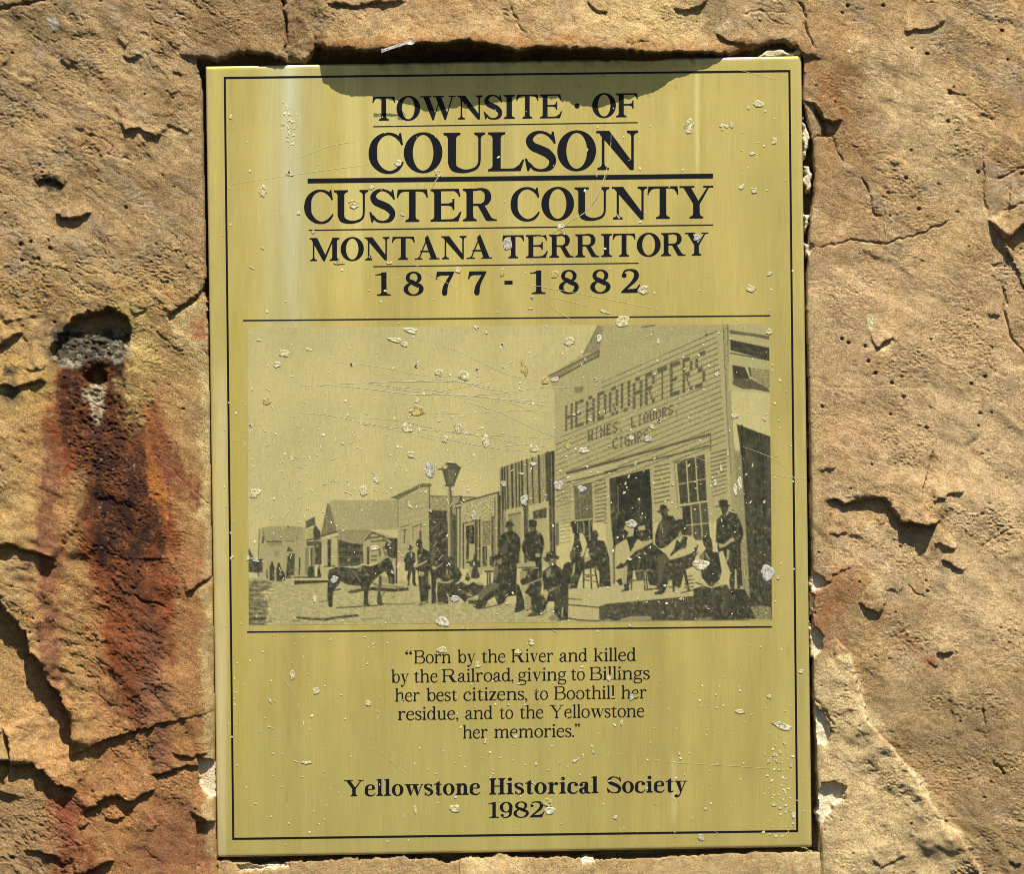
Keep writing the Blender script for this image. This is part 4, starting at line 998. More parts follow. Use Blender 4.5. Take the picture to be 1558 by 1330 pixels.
for pts, w in [([(250,390),(500,378),(800,366),(1050,360),(1250,405),(1558,440)], .9), ([(450,385),(650,405),(850,430),(1100,432),(1270,450),(1558,495)], 1.2), ([(600,372),(760,390),(950,410),(1200,445),(1558,470)], .9),
 ([(620,368),(900,366),(1100,370),(1280,400)], 1.0), ([(700,385),(900,420),(1100,435),(1300,425),(1558,390)], .8), ([(880,150),(1050,200),(1200,270),(1350,335),(1558,375)], .7), ([(480,270),(700,295),(900,335),(1150,345)], .7),
 ([(250,520),(450,540),(700,590),(900,608),(1150,630),(1400,680),(1558,700)], 1.0), ([(450,545),(750,560),(950,600),(1100,630),(1300,640),(1558,655)], .8), ([(850,610),(1000,650),(1200,690),(1350,712),(1500,720)], .9),
 ([(1090,460),(1290,520),(1440,590),(1600,660)], 1.0), ([(900,530),(1200,525),(1380,512),(1558,520)], .6), ([(1320,690),(1420,680)], 1.2), ([(1220,580),(1290,520)], 1.2), ([(1050,440),(1200,470),(1160,520)], .6), ([(700,400),(1000,430),(1300,460),(1558,560)], .6),
 ([(260,770),(300,805)], 1.0), ([(520,560),(760,610),(1000,668)], .6)]:
    scratch(z6(pts), w, SV if w > .85 else (.58, .53, .30))
for pts in [[(840, 575), (862, 598), (905, 628)], [(820, 655), (850, 665), (885, 675)], [(820, 588), (870, 590)], [(560, 250), (470, 262), (350, 280)], [(455, 240), (500, 222), (540, 215)], [(620, 395), (660, 420), (700, 440)],
            [(840, 452), (870, 459), (895, 466)], [(790, 430), (900, 450), (1000, 470)], [(820, 450), (850, 475), (880, 492)], [(1130, 680), (1180, 700), (1215, 735)], [(1170, 720), (1200, 726), (1228, 728)], [(1100, 100), (1180, 120)],
            [(1010, 1160), (1100, 1165), (1200, 1172)], [(930, 520), (960, 505), (1000, 500)], [(1025, 710), (1050, 695), (1082, 705)], [(640, 600), (700, 590), (760, 575)], [(1176, 900), (1177, 940)], [(560, 1130), (620, 1180)], [(410, 1010), (450, 1060), (455, 1100)]]:
    scratch(pts, .8, (.62, .56, .32))
# bent scrape across COULSON / COUNTY
scratch([(930, 200), (928, 235), (920, 268), (912, 290), (893, 320), (868, 336), (845, 352), (815, 360)], 1.6, (.60, .54, .30))
scratch([(925, 262), (915, 285), (905, 306), (890, 322)], 1.0, (.14, .12, .06)); scratch([(848, 348), (856, 352), (850, 356)], 2.4, (.20, .16, .05))
scratch([(668, 268), (662, 276), (656, 288)], 3.0, (.30, .24, .06))
o = mesh_obj('scratch', sv, sf, CHIP, plaque, True, np.array(sc_)); o['kind'] = 'stuff'
# ------------------------------------------------------------------ the photograph printed on the plaque (flat ink, laid down as tones)
SS = 2; OX, OY = 370, 486; CW, CH = 812, 474
ink = np.full((CH*SS, CW*SS), .055)
yy, xx = np.mgrid[0:CH*SS, 0:CW*SS]; xx = xx/SS+OX; yy = yy/SS+OY
class Fr:
    def __init__(s, ox, oy, k): s.ox, s.oy, s.k = ox, oy, k
    def p(s, pts): return [(s.ox+x/s.k, s.oy+y/s.k) for x, y in pts]
    def _b(s, q, pad):
        q = np.array(q); x0, y0 = q.min(0)-pad; x1, y1 = q.max(0)+pad
        c = lambda v, o, m: int(np.clip((v-o)*SS, 0, m))
        return slice(c(y0, OY, CH*SS), c(y1, OY, CH*SS)+1), slice(c(x0, OX, CW*SS), c(x1, OX, CW*SS)+1)
    def f(s, pts, tone, a=1.0, soft=.55):
        q = s.p(pts); b = s._b(q, 2+soft); X_ = xx[b]; 
        if not X_.size: return
        m = sstep(-soft, soft, poly_sdf(X_, yy[b], q))*a; ink[b] = ink[b]*(1-m)+tone*m
    def l(s, pts, w, tone, a=1.0):
        q = s.p(pts); b = s._b(q, w+2); X_ = xx[b]
        if not X_.size: return
        d, _, _ = seg_dist(X_, yy[b], q); m = (1-sstep(w/2-.4, w/2+.5, d))*a; ink[b] = ink[b]*(1-m)+tone*m
    def e(s, x, y, rx, ry, tone, a=1.0, rot=0):
        n = 18; c_, s_ = math.cos(rot), math.sin(rot)
        s.f([(x+rx*math.cos(t)*c_-ry*math.sin(t)*s_, y+rx*math.cos(t)*s_+ry*math.sin(t)*c_) for t in [2*math.pi*i/n for i in range(n)]], tone, a)
    def tex(s, pts, amt, fx, fy, seed):
        q = s.p(pts); b = s._b(q, 1); X_ = xx[b]; m = poly_sdf(X_, yy[b], q) > 0
        ink[b] = np.where(m, ink[b]+amt*fbm(X_/fx, yy[b]/fy, 1, 3, seed, .65), ink[b])
fA = Fr(820, 480, 4.2108); fB = Fr(370, 740, 6.044); fC = Fr(580, 680, 4.925); fD = Fr(740, 680, 4.925); fE = Fr(920, 680, 4.927)
fF = Fr(600, 800, 10.23); fG = Fr(690, 780, 8.314); fH = Fr(780, 780, 7.825); fK = Fr(920, 740, 7.386); fM = Fr(1030, 740, 6.333)
fQ = Fr(370, 780, 11.085); fR = Fr(485, 790, 8.867); f1 = Fr(0, 0, 1)

# sky and ground
ink += .03*fbm(xx, yy, 90, 2, 500)
f1.f([(370, 880), (500, 878), (620, 884), (700, 915), (860, 925), (920, 944), (1180, 940), (1180, 960), (370, 960)], .13)
f1.tex([(376, 884), (620, 886), (870, 930), (870, 960), (376, 960)], .16, 9, 3, 501)
fB.f([(30, 860), (250, 880), (260, 930), (150, 1000), (230, 1060), (210, 1290), (30, 1290)], .45, .75, 4)
fB.tex([(30, 850), (260, 880), (260, 1290), (30, 1290)], .5, 12, 4, 502)
fB.l([(40, 1225), (120, 1222), (200, 1215)], 3.6, .8); fB.l([(500, 1210), (640, 1222), (760, 1226)], 3.4, .66); fB.l([(750, 1228), (860, 1208), (1050, 1190)], 3.6, .72)
fB.l([(460, 1240), (520, 1240)], 1.5, .4); fB.l([(1090, 1225), (1270, 1215)], 2, .35, .7)
fR.l([(0, 1120), (120, 1100)], 1.2, .45); fR.l([(240, 1195), (420, 1190), (640, 1175), (800, 1165)], 1.8, .6); fR.l([(830, 1140), (1000, 1150), (1300, 1145)], 1.6, .38)
fR.l([(200, 965), (290, 945)], 2.2, .6)

# far left buildings
fQ.f([(265, 290), (420, 245), (750, 245), (1060, 250), (1060, 1100), (265, 1100)], .16)
fQ.f([(330, 260), (1000, 255), (980, 480), (360, 490)], .21)
fQ.l([(272, 280), (255, 760)], .9, .5); fQ.l([(272, 280), (420, 245), (740, 240), (1000, 255)], .8, .3)
fQ.f([(345, 290), (312, 515), (340, 515), (356, 420)], .75); fQ.l([(400, 492), (640, 492)], 1.6, .75); fQ.l([(700, 488), (850, 488)], 1.0, .45); fQ.l([(910, 400), (905, 455)], 1, .4)
fQ.f([(400, 500), (640, 500), (640, 560), (500, 570), (400, 545)], .3, .8, 2); fQ.f([(520, 650), (610, 650), (600, 750), (530, 740)], .28, .7, 2)
fQ.f([(730, 240), (760, 225), (790, 255), (760, 262)], .5)
fQ.f([(95, 600), (60, 760), (175, 755)], .58); fQ.f([(60, 785), (325, 785), (325, 1005), (250, 1020), (60, 1000)], .72)
fQ.tex([(60, 785), (325, 785), (325, 1005), (60, 1000)], .4, 4, 3, 503); fQ.l([(250, 1000), (252, 1080)], 1.2, .6)
fQ.f([(765, 575), (735, 660), (845, 662)], .72); fQ.f([(755, 690), (872, 690), (860, 1060), (720, 1060), (735, 900)], .68); fQ.l([(745, 676), (860, 678)], 1.0, .02)
fQ.l([(950, 770), (952, 880), (945, 1050)], 1.6, .8)
for x, y, h_ in [(485, 830, 320), (600, 850, 310), (660, 980, 160), (760, 960, 150)]: fQ.f([(x-38, y+h_*.30), (x-14, y+20), (x-16, y), (x+16, y), (x+16, y+20), (x+40, y+h_*.30), (x+44, y+h_), (x-40, y+h_)], .80)
fQ.e(630, 1040, 26, 22, .15, .9); fQ.e(545, 1060, 20, 40, .2, .8); fQ.l([(400, 970), (405, 1110)], 1.4, .7); fQ.l([(760, 1010), (850, 960)], 1.0, .15)
fQ.f([(1055, 155), (1205, 80), (1220, 210), (1060, 265)], .55); fQ.tex([(1055, 155), (1205, 80), (1220, 210), (1060, 265)], .3, 3, 3, 504); fQ.l([(1055, 155), (1210, 82)], 1.2, .85)
fQ.f([(1220, 215), (1300, 320), (1305, 460), (1185, 470), (1180, 270)], .72); fQ.f([(1075, 270), (1180, 268), (1180, 450), (1075, 460)], .15)
fQ.l([(1070, 470), (1190, 445)], 1.8, .75); fQ.f([(1070, 490), (1200, 480), (1200, 560), (1070, 570)], .55); fQ.f([(1205, 480), (1320, 480), (1320, 880), (1210, 880)], .74)
fQ.f([(1045, 600), (1110, 570), (1110, 1070), (1045, 1070)], .32); fQ.f([(1130, 590), (1170, 590), (1170, 900), (1135, 900)], .6); fQ.f([(1175, 570), (1210, 570), (1210, 1080), (1175, 1080)], .30)
fQ.f([(1120, 905), (1185, 910), (1200, 1090), (1085, 1090), (1090, 960)], .82); fQ.f([(1280, 900), (1335, 920), (1370, 1000), (1370, 1100), (1250, 1100), (1255, 960)], .85)
fQ.f([(700, 1135), (860, 1118), (1430, 1112), (1430, 1140), (860, 1150)], .05); fQ.l([(860, 1095), (1250, 1095)], 1.6, .75); fQ.f([(860, 1150), (1430, 1145), (1430, 1180), (870, 1215)], .85)
fQ.l([(800, 1070), (1100, 1062)], 1.0, .1)
# spire house
fB.f([(775, 160), (795, 165), (860, 420), (715, 460)], .36); fB.tex([(775, 160), (795, 165), (860, 420), (715, 460)], .22, 2, 9, 505)
fB.l([(780, 158), (717, 455)], .9, .6); fB.l([(790, 165), (860, 425)], .8, .5); fB.l([(715, 462), (865, 418)], 2.2, .72); fB.l([(715, 492), (870, 462)], 1.2, .5)
fB.f([(800, 128), (1420, 128), (1440, 400), (860, 400), (795, 170)], .17); fB.f([(868, 400), (1160, 400), (1200, 420), (1110, 540), (880, 490)], .26)
fB.f([(720, 475), (870, 468), (870, 740), (740, 742)], .13); fB.f([(775, 490), (808, 490), (806, 735), (778, 735)], .78); fB.l([(870, 470), (872, 740)], 1, .45)
fB.f([(875, 490), (980, 520), (1100, 535), (1105, 700), (1060, 730), (880, 740)], .72)
for i in range(6): fB.l([(880, 540+i*36), (1100, 548+i*32)], 1.1, .42 if i % 2 else .9)
fB.l([(740, 742), (840, 734)], 1.8, .7); fB.f([(700, 740), (790, 742), (790, 840), (720, 845)], .12)
# porch with white vines and dark doorway
fB.f([(1110, 480), (1190, 420), (1290, 440), (1400, 480), (1410, 720), (1300, 690), (1110, 720)], .16)
fB.l([(1120, 500), (1190, 425), (1300, 470)], 2.2, .75); fB.l([(1150, 480), (1250, 465)], 2.2, .6); fB.f([(1138, 560), (1160, 560), (1160, 720), (1138, 720)], .78)
fB.f([(1310, 480), (1418, 478), (1418, 660), (1370, 665), (1330, 640), (1300, 560)], .8); fB.f([(1405, 660), (1418, 660), (1416, 895), (1400, 895)], .78); fB.f([(1372, 670), (1404, 668), (1400, 800), (1380, 800)], .12)
for q in [[(1180, 510), (1290, 500)], [(1180, 645), (1230, 640)], [(1180, 680), (1220, 678)], [(1250, 560), (1260, 640)], [(1290, 560), (1310, 640)], [(1290, 480), (1300, 520)]]: fB.l(q, 1.8, .6)
for x, y in [(1300, 520), (1330, 500), (1310, 590), (1290, 640), (1340, 540), (1350, 515)]: fB.e(x, y, 14, 11, .12)
# walkway behind the horse
fB.f([(960, 975), (990, 958), (1100, 940), (1230, 930), (1230, 955), (1090, 965), (1000, 985)], .82); fB.f([(1200, 905), (1511, 925), (1511, 960), (1380, 962), (1200, 950)], .35); fB.l([(1190, 945), (1390, 960), (1511, 948)], 4.2, .84); fB.l([(1170, 915), (1400, 935)], 1.2, .1)
# horse
HT = .86
fR.f([(130, 720), (150, 680), (230, 650), (320, 645), (420, 660), (520, 668), (600, 625), (700, 640), (790, 610), (860, 560), (910, 530), (940, 520), (975, 560), (1005, 660), (1022, 760), (1028, 850), (1010, 878), (950, 872), (945, 820), (930, 760), (890, 705), (840, 740), (770, 800), (705, 870), (690, 900), (600, 905), (480, 900), (380, 880), (300, 840), (250, 900), (200, 960), (140, 930), (122, 840)], HT)
fR.f([(125, 830), (290, 830), (240, 910), (196, 975), (184, 1060), (186, 1170), (160, 1196), (134, 1180), (118, 1080), (116, 960)], HT)
fR.f([(600, 890), (690, 890), (672, 960), (662, 1060), (668, 1140), (700, 1168), (600, 1172), (610, 1060), (614, 960)], HT); fR.f([(560, 890), (620, 900), (600, 960), (575, 930)], .8)
fR.f([(815, 770), (850, 760), (850, 880), (830, 980), (845, 1080), (860, 1140), (880, 1165), (790, 1170), (785, 1080), (800, 960)], .66); fR.l([(822, 1130), (860, 1020), (890, 990)], 1.2, .6)
fR.f([(300, 720), (360, 680), (470, 680), (520, 690), (560, 760), (440, 790), (330, 780)], .60, .8, 3); fR.f([(140, 690), (280, 660), (300, 690), (180, 730), (140, 740)], .58, .8, 2); fR.f([(520, 690), (570, 630), (600, 640), (560, 720)], .30, .9, 1.5); fR.f([(600, 680), (660, 660), (700, 700), (690, 780), (620, 760)], .64, .6, 3)
fR.l([(460, 700), (560, 840)], 1.3, .25); fR.l([(410, 620), (480, 665), (540, 655)], 1.2, .25); fR.l([(840, 480), (830, 600), (800, 650)], 1.2, .2)
fR.l([(700, 860), (780, 880)], 1.5, .6); fR.f([(860, 770), (940, 790), (930, 860), (850, 850)], .25, .8, 1.5)

# cornice store front and the dark yard door
fC.f([(125, 395), (365, 290), (362, 850), (125, 860)], .15); fC.f([(75, 380), (300, 275), (375, 275), (375, 292), (310, 300), (125, 398)], .40); fC.l([(75, 385), (310, 300), (375, 292)], 1.0, .6); fC.l([(360, 290), (362, 700)], 1.4, .7); fC.l([(124, 398), (124, 600)], .8, .45)
for i in range(9): fC.l([(130, 420+i*44), (355, 355+i*47)], .8, .24)
fC.l([(150, 602), (205, 588)], 1.0, .5); fC.l([(235, 604), (298, 580), (298, 600)], 1.3, .6); fC.l([(160, 625), (190, 620)], 1.2, .65); fC.l([(178, 625), (172, 720)], 1.8, .5); fC.f([(288, 628), (300, 628), (300, 720), (288, 720)], .8); fC.l([(240, 610), (238, 700)], 1.0, .35)
fC.l([(0, 860), (125, 850)], 1, .3)
fC.f([(368, 372), (600, 375), (700, 382), (560, 430), (560, 500), (365, 470)], .22); fC.l([(368, 370), (600, 374), (705, 380)], 1.2, .6); fC.tex([(368, 372), (600, 375), (600, 480), (365, 470)], .25, 6, 2, 506)
fC.f([(362, 478), (490, 486), (492, 860), (362, 860)], .78); fC.f([(490, 560), (560, 560), (562, 900), (490, 900)], .72); fC.f([(405, 580), (440, 560), (440, 700), (400, 700)], .6, .6, 2); fC.f([(492, 480), (560, 470), (560, 560), (492, 560)], .25)
fC.l([(380, 480), (490, 486)], 1.6, .85); fC.l([(390, 540), (480, 545)], 1, .45)
# lamp post
fC.f([(500, 290), (528, 290), (534, 500), (560, 640), (560, 900), (500, 900), (505, 600), (512, 440)], .50); fC.f([(496, 300), (512, 300), (520, 900), (500, 900)], .18); fC.f([(532, 500), (562, 520), (566, 860), (545, 860)], .72, .9)
fC.f([(455, 150), (490, 125), (560, 125), (595, 155), (540, 292), (490, 290)], .56); fC.f([(500, 170), (560, 170), (535, 280), (502, 280)], .45); fC.l([(425, 170), (595, 155)], 1.6, .78); fC.l([(490, 125), (560, 128)], 1.6, .8); fC.l([(458, 155), (492, 290), (540, 292), (593, 158)], 1.2, .8)
fC.l([(475, 292), (545, 292)], 1.5, .75); fC.f([(465, 140), (500, 135), (490, 165), (460, 165)], .05)
# low middle store
fC.f([(560, 430), (880, 340), (985, 330), (985, 940), (560, 910)], .15); fC.l([(560, 430), (880, 340)], 2.0, .72); fC.f([(585, 365), (605, 368), (605, 410), (585, 414)], .7)
fC.tex([(620, 440), (860, 360), (860, 520), (620, 560)], .35, 3, 3, 507)
for x, y0, y1, w, t_ in [(565, 460, 910, 1.6, .62), (590, 455, 905, 1.6, .6), (615, 575, 910, 2.0, .72), (712, 555, 820, 4.4, .62), (738, 548, 900, 2.0, .8), (832, 530, 900, 1.8, .75), (852, 380, 900, 1.4, .45), (878, 340, 960, 2.6, .66)]: fC.l([(x, y0), (x, y1)], w, t_)
fC.l([(560, 460), (595, 452)], 2, .7); fC.l([(612, 575), (745, 550)], 1.4, .6); fC.l([(828, 530), (848, 527)], 2.2, .75)
fC.f([(635, 595), (698, 583), (698, 728), (660, 725), (650, 690), (635, 690)], .92); fC.e(672, 655, 14, 22, .45, .7); fC.e(662, 700, 16, 22, .55, .6); fC.e(676, 632, 7, 5, .15)
fC.f([(640, 690), (655, 700), (660, 870), (636, 870)], .8); fC.f([(660, 728), (700, 728), (702, 850), (655, 850)], .15); fC.l([(636, 853), (710, 850)], 1.2, .03)
fC.f([(758, 565), (820, 560), (820, 735), (758, 738)], .32); fC.tex([(758, 565), (820, 560), (820, 735), (758, 738)], .25, 3, 5, 508); fC.l([(755, 565), (822, 558)], 1.2, .5)
fC.f([(758, 748), (792, 744), (792, 890), (760, 900)], .78); fC.l([(778, 760), (778, 870)], 1.2, .15); fC.f([(812, 825), (828, 822), (828, 890), (812, 890)], .7)
fC.l([(778, 935), (845, 935)], 2.2, .8); fC.l([(798, 935), (798, 1030)], 1.8, .8); fC.l([(815, 935), (815, 1030)], 1.8, .75)
# tall board-fronted shop
fD.f([(100, 170), (120, 150), (300, 95), (525, 22), (525, 900), (100, 900)], .24); fD.tex([(100, 170), (525, 22), (525, 480), (100, 560)], .22, 2, 14, 509)
for i, x in enumerate([118, 135, 156, 190, 220, 243, 265, 303, 343, 392, 447, 460]): fD.l([(x, 165-(x-100)*.35), (x+8, 470 if x < 290 else 420)], 1.7 if i % 3 else 2.4, .82)
fD.f([(440, 48), (525, 20), (530, 470), (455, 470)], .66); fD.l([(500, 40), (510, 900)], 3.0, .86); fD.l([(475, 50), (492, 900)], 2.2, .75); fD.l([(486, 60), (500, 840)], .9, .25); fD.f([(515, 60), (540, 60), (545, 740), (520, 740)], .42)
fD.f([(145, 470), (275, 445), (285, 900), (150, 900)], .12); fD.l([(100, 370), (98, 900)], 2.2, .8); fD.l([(118, 350), (124, 640)], 1.6, .7); fD.l([(50, 530), (52, 900)], 1.4, .6)
fD.f([(165, 510), (258, 495), (258, 900), (170, 900)], .22); fD.l([(162, 512), (258, 494)], 1.6, .6); fD.l([(290, 440), (292, 880)], 2.8, .75); fD.l([(305, 438), (306, 860)], 1.6, .68)
fD.f([(320, 440), (470, 405), (478, 900), (325, 900)], .11); fD.f([(348, 485), (450, 455), (450, 530), (352, 545)], .70); fD.tex([(348, 485), (450, 455), (450, 530), (352, 545)], .3, 3, 3, 510); fD.l([(472, 410), (486, 900)], 1.6, .7); fD.f([(355, 548), (455, 530), (460, 900), (360, 900)], .14)

# the big clapboard front
fA.f([(385, 55), (1210, 55), (1235, 1011), (1300, 1330), (100, 1330), (100, 500), (60, 390), (290, 240)], .14)
fA.f([(385, 62), (290, 245), (385, 235), (415, 70)], .26); fA.l([(378, 65), (285, 248)], 1.2, .5); fA.f([(60, 388), (380, 225), (378, 260), (250, 310), (110, 410)], .30); fA.l([(60, 388), (385, 225)], 1.3, .62); fA.l([(110, 408), (300, 300), (380, 262)], 2.2, .60); fA.l([(385, 230), (380, 265)], 2, .6)
for i in range(21):
    y0 = 560+i*33.5; y1 = 100+i*36.2; x0 = 110+max(0, 8-i)*26; x1 = 1140+i*3
    if i < 3: x0 = 400
    ya = y0+(y1-y0)*(x0-110)/1030; r_ = np.random.default_rng(i); n_ = 14
    for k_ in range(n_):
        t0, t1 = k_/n_, (k_+.86+.14*r_.random())/n_; X0, X1 = x0+(x1-x0)*t0, x0+(x1-x0)*t1
        fA.l([(X0, y0+(y1-y0)*(X0-110)/1030), (X1, y0+(y1-y0)*(X1-110)/1030)], .95, .34+.28*r_.random()+.10*(t0 > .55))
for i in range(5): fA.l([(420+i*60, 200-i*10-i*18), (1130, 105-i*9-(i > 2)*6)], .8, .22, .7)
fA.l([(660, 75), (740, 62)], 2.2, .45); fA.e(1072, 124, 6, 8, .8); fA.f([(225, 460), (290, 455), (280, 490), (235, 500)], .45, .6, 1.5)
# painted words on the boards: drawn along the slope
BL = {'H': '10001100011000111111100011000110001', 'E': '11111100001000011110100001000011111', 'A': '01110100011000111111100011000110001', 'D': '11110100011000110001100011000111110', 'Q': '01110100011000110001101011001001101', 'U': '10001100011000110001100011000101110', 'R': '11110100011000111110101001001010001', 'T': '11111001000010000100001000010000100', 'S': '01111100001000001110000010000111110', 'W': '10001100011000110101101011101110001', 'I': '01110001000010000100001000010001110', 'N': '10001110011100110101100111001110001', 'L': '10000100001000010000100001000011111', 'O': '01110100011000110001100011000101110', 'C': '01111100001000010000100001000001111', 'G': '01111100001000010111100011000101111', '.': '00000000000000000000000000000001100'}
def board_word(fr, txt, x0, x1, b0, b1, t0, t1, tone, sw, power=1.0, cols=(0, .27, .42, .58, .73, 1.0)):
    n = len(txt)
    for i, ch in enumerate(txt):
        if ch == ' ': continue
        a, b = ((i+.06)/n)**power, ((i+.84)/n)**power
        for r_ in range(7):
            for c_ in range(5):
                if BL[ch][r_*5+c_] != '1': continue
                cs_ = cols; ua, ub = a+(b-a)*cs_[c_], a+(b-a)*cs_[c_+1]; va, vb = r_/7+.008, (r_+1)/7-sw
                def P_(u, v): return (x0+(x1-x0)*u, (t0+(t1-t0)*u)*(1-v)+(b0+(b1-b0)*u)*v)
                fr.f([P_(ua, va), P_(ub, va), P_(ub, vb), P_(ua, vb)], tone, .92, .45)
board_word(fA, 'HEADQUARTERS', 165, 1078, 745, 450, 580, 215, .58, .012, 1.08)
board_word(fA, 'WINES. LIQUORS.', 312, 905, 812, 618, 735, 556, .68, .0)
board_word(fA, 'CIGARS.', 470, 745, 862, 790, 790, 715, .66, .0)
# re-rule the board joints over the big word
for i in range(3, 17):
    y0 = 560+i*33.5; y1 = 100+i*36.2; fA.l([(150, y0+(y1-y0)*.04), (1090, y0+(y1-y0)*.95)], .7, .30, .55)
# string course and trims
fA.l([(180, 1010), (520, 920), (800, 845), (1090, 762)], 2.8, .62); fA.l([(180, 1000), (1100, 752)], 1.0, .25); fA.l([(1100, 755), (1100, 870)], 1.6, .5)
fD.l([(605, 200), (800, 150), (985, 98)], 3.0, .62); fD.f([(600, 215), (985, 115), (985, 178), (600, 268)], .11); fD.l([(600, 268), (985, 175)], 1.7, .72); fE.l([(0, 190), (300, 110), (560, 50), (780, -10)], 1.8, .72)
fE.f([(515, 115), (790, 40), (790, 70), (520, 135)], .12)
# left window with blind
fD.f([(640, 300), (790, 262), (800, 560), (648, 560)], .14); fD.f([(655, 305), (782, 272), (790, 545), (665, 555)], .46); fD.tex([(655, 305), (782, 272), (790, 545), (665, 555)], .3, 2, 8, 511); fD.l([(648, 302), (785, 270), (795, 545)], 1.4, .6); fD.l([(700, 300), (705, 540)], 1, .3)
fD.f([(660, 560), (795, 545), (795, 760), (662, 760)], .84); fD.l([(655, 555), (795, 540)], 1.6, .04); fD.l([(683, 570), (683, 700)], 1.2, .15); fD.l([(728, 560), (735, 700)], 1.5, .12); fD.l([(770, 560), (775, 700)], 1.5, .12); fD.l([(735, 672), (790, 668)], 1.2, .12)
for i in range(11): fD.l([(815, 262+i*30), (890, 245+i*30.5)], 1.2, .62)
for i in range(16): fD.l([(555, 300+i*28), (630, 288+i*28)], .9, .34)
fD.f([(895, 245), (920, 238), (945, 740), (905, 740)], .12)
# doorway
fE.f([(10, 245), (345, 150), (362, 400), (370, 760), (50, 1050), (12, 1040)], .13); fE.f([(36, 238), (336, 165), (352, 400), (362, 750), (70, 760), (50, 590)], .93); fE.f([(38, 240), (85, 228), (95, 590), (52, 590)], .78); fE.l([(98, 290), (102, 490)], 1.4, .35); fE.l([(85, 520), (105, 490)], 2, .4)
fE.e(258, 405, 16, 26, .45); fE.f([(230, 400), (285, 400), (320, 500), (340, 620), (220, 620)], .80, .4); fE.e(262, 530, 24, 26, .62, .8); fE.e(274, 530, 8, 14, .28)
fE.f([(360, 140), (500, 105), (520, 530), (375, 530)], .12)
for i in range(9): fE.l([(372, 152+i*34), (488, 126+i*34)], 1.3, .70)
for i in range(9): fE.l([(0, 300+i*34), (14, 298+i*34)], 1.1, .6)
# right window
fE.f([(515, 120), (750, 62), (785, 700), (560, 700)], .12); fE.f([(540, 122), (748, 68), (765, 405), (568, 430)], .72); fE.tex([(540, 122), (748, 68), (765, 405), (568, 430)], .25, 4, 6, 512); fE.l([(522, 118), (748, 62)], 1.6, .7); fE.l([(520, 118), (552, 470)], .9, .45)
fE.l([(612, 105), (632, 415)], 2.0, .1); fE.l([(680, 88), (700, 405)], 2.0, .1); fE.l([(552, 282), (755, 240)], 1.6, .12)
fE.f([(565, 448), (768, 415), (790, 700), (590, 700)], .62); fE.f([(580, 452), (645, 445), (652, 600), (590, 600)], .9); fE.l([(555, 440), (768, 408)], 2.2, .06); fE.l([(645, 445), (662, 700)], 1.8, .1); fE.l([(712, 430), (735, 700)], 1.8, .1); fE.l([(610, 590), (782, 572)], 1.6, .1); fE.f([(566, 455), (582, 455), (586, 560), (570, 560)], .15)
for i in range(11): fE.l([(795+i*1, 62-8+i*32), (912, 20+i*32)], 1.3, .68 if i < 7 else .45)
# corner board, dark side wall, gable fragments top right
fA.f([(1180, 55), (1212, 55), (1235, 600), (1290, 1330), (1240, 1330), (1200, 600)], .20); fA.l([(1180, 60), (1205, 640), (1232, 1011)], .9, .45); fA.f([(1205, 60), (1222, 60), (1235, 300), (1240, 440), (1215, 440)], .42, .8); fA.tex([(1180, 60), (1240, 60), (1240, 440), (1190, 440)], .3, 3, 3, 513)
fA.f([(1215, 55), (1480, 55), (1480, 500), (1215, 480)], .12); fA.f([(1222, 92), (1478, 132), (1480, 156), (1350, 130), (1225, 118)], .48); fA.f([(1225, 155), (1480, 208), (1480, 290), (1228, 222)], .80); fA.l([(1225, 240), (1480, 288)], 1.2, .85); fA.l([(1228, 205), (1480, 250)], 1.0, .55)
fA.f([(1240, 318), (1320, 332), (1350, 402), (1245, 405)], .82); fA.f([(1340, 335), (1480, 350), (1480, 470), (1430, 450), (1370, 400)], .26); fA.f([(1245, 405), (1350, 402), (1470, 470), (1480, 492), (1300, 470), (1240, 440)], .60, .9); fA.l([(1322, 330), (1352, 405)], 1.6, .1); fA.l([(1345, 335), (1358, 390)], 1.8, .8)
fA.tex([(1340, 335), (1480, 350), (1480, 470), (1370, 400)], .4, 3, 2, 514); fA.l([(1215, 468), (1380, 478), (1480, 498)], 2.0, .1)
fE.f([(990, -170), (1245, -75), (1255, 1290), (1090, 1290), (1085, 1130), (1040, 600), (1015, 0)], .78); fE.tex([(1020, -150), (1245, -75), (1255, 1290), (1090, 1290)], .22, 3, 40, 515)
fE.f([(1060, -40), (1110, -40), (1130, 700), (1080, 700)], .66, .6, 4); fE.f([(1210, -60), (1240, -60), (1245, 560), (1215, 560)], .58, .6, 3); fE.l([(1028, -160), (1045, 600)], 2.6, .90)
for q in [[(1150, -60), (1165, 700)], [(1185, -60), (1195, 900)], [(1120, 300), (1140, 1100)]]: fE.l(q, 1.2, .88)
fE.f([(975, 60), (1025, 60), (1090, 1135), (1045, 1135), (1010, 650), (985, 240)], .24); fE.tex([(1010, 650), (1050, 650), (1090, 1135), (1045, 1135)], .35, 3, 3, 516); fE.f([(970, 20), (1022, 40), (1020, 220), (990, 250), (975, 160)], .30, .8, 1.5)
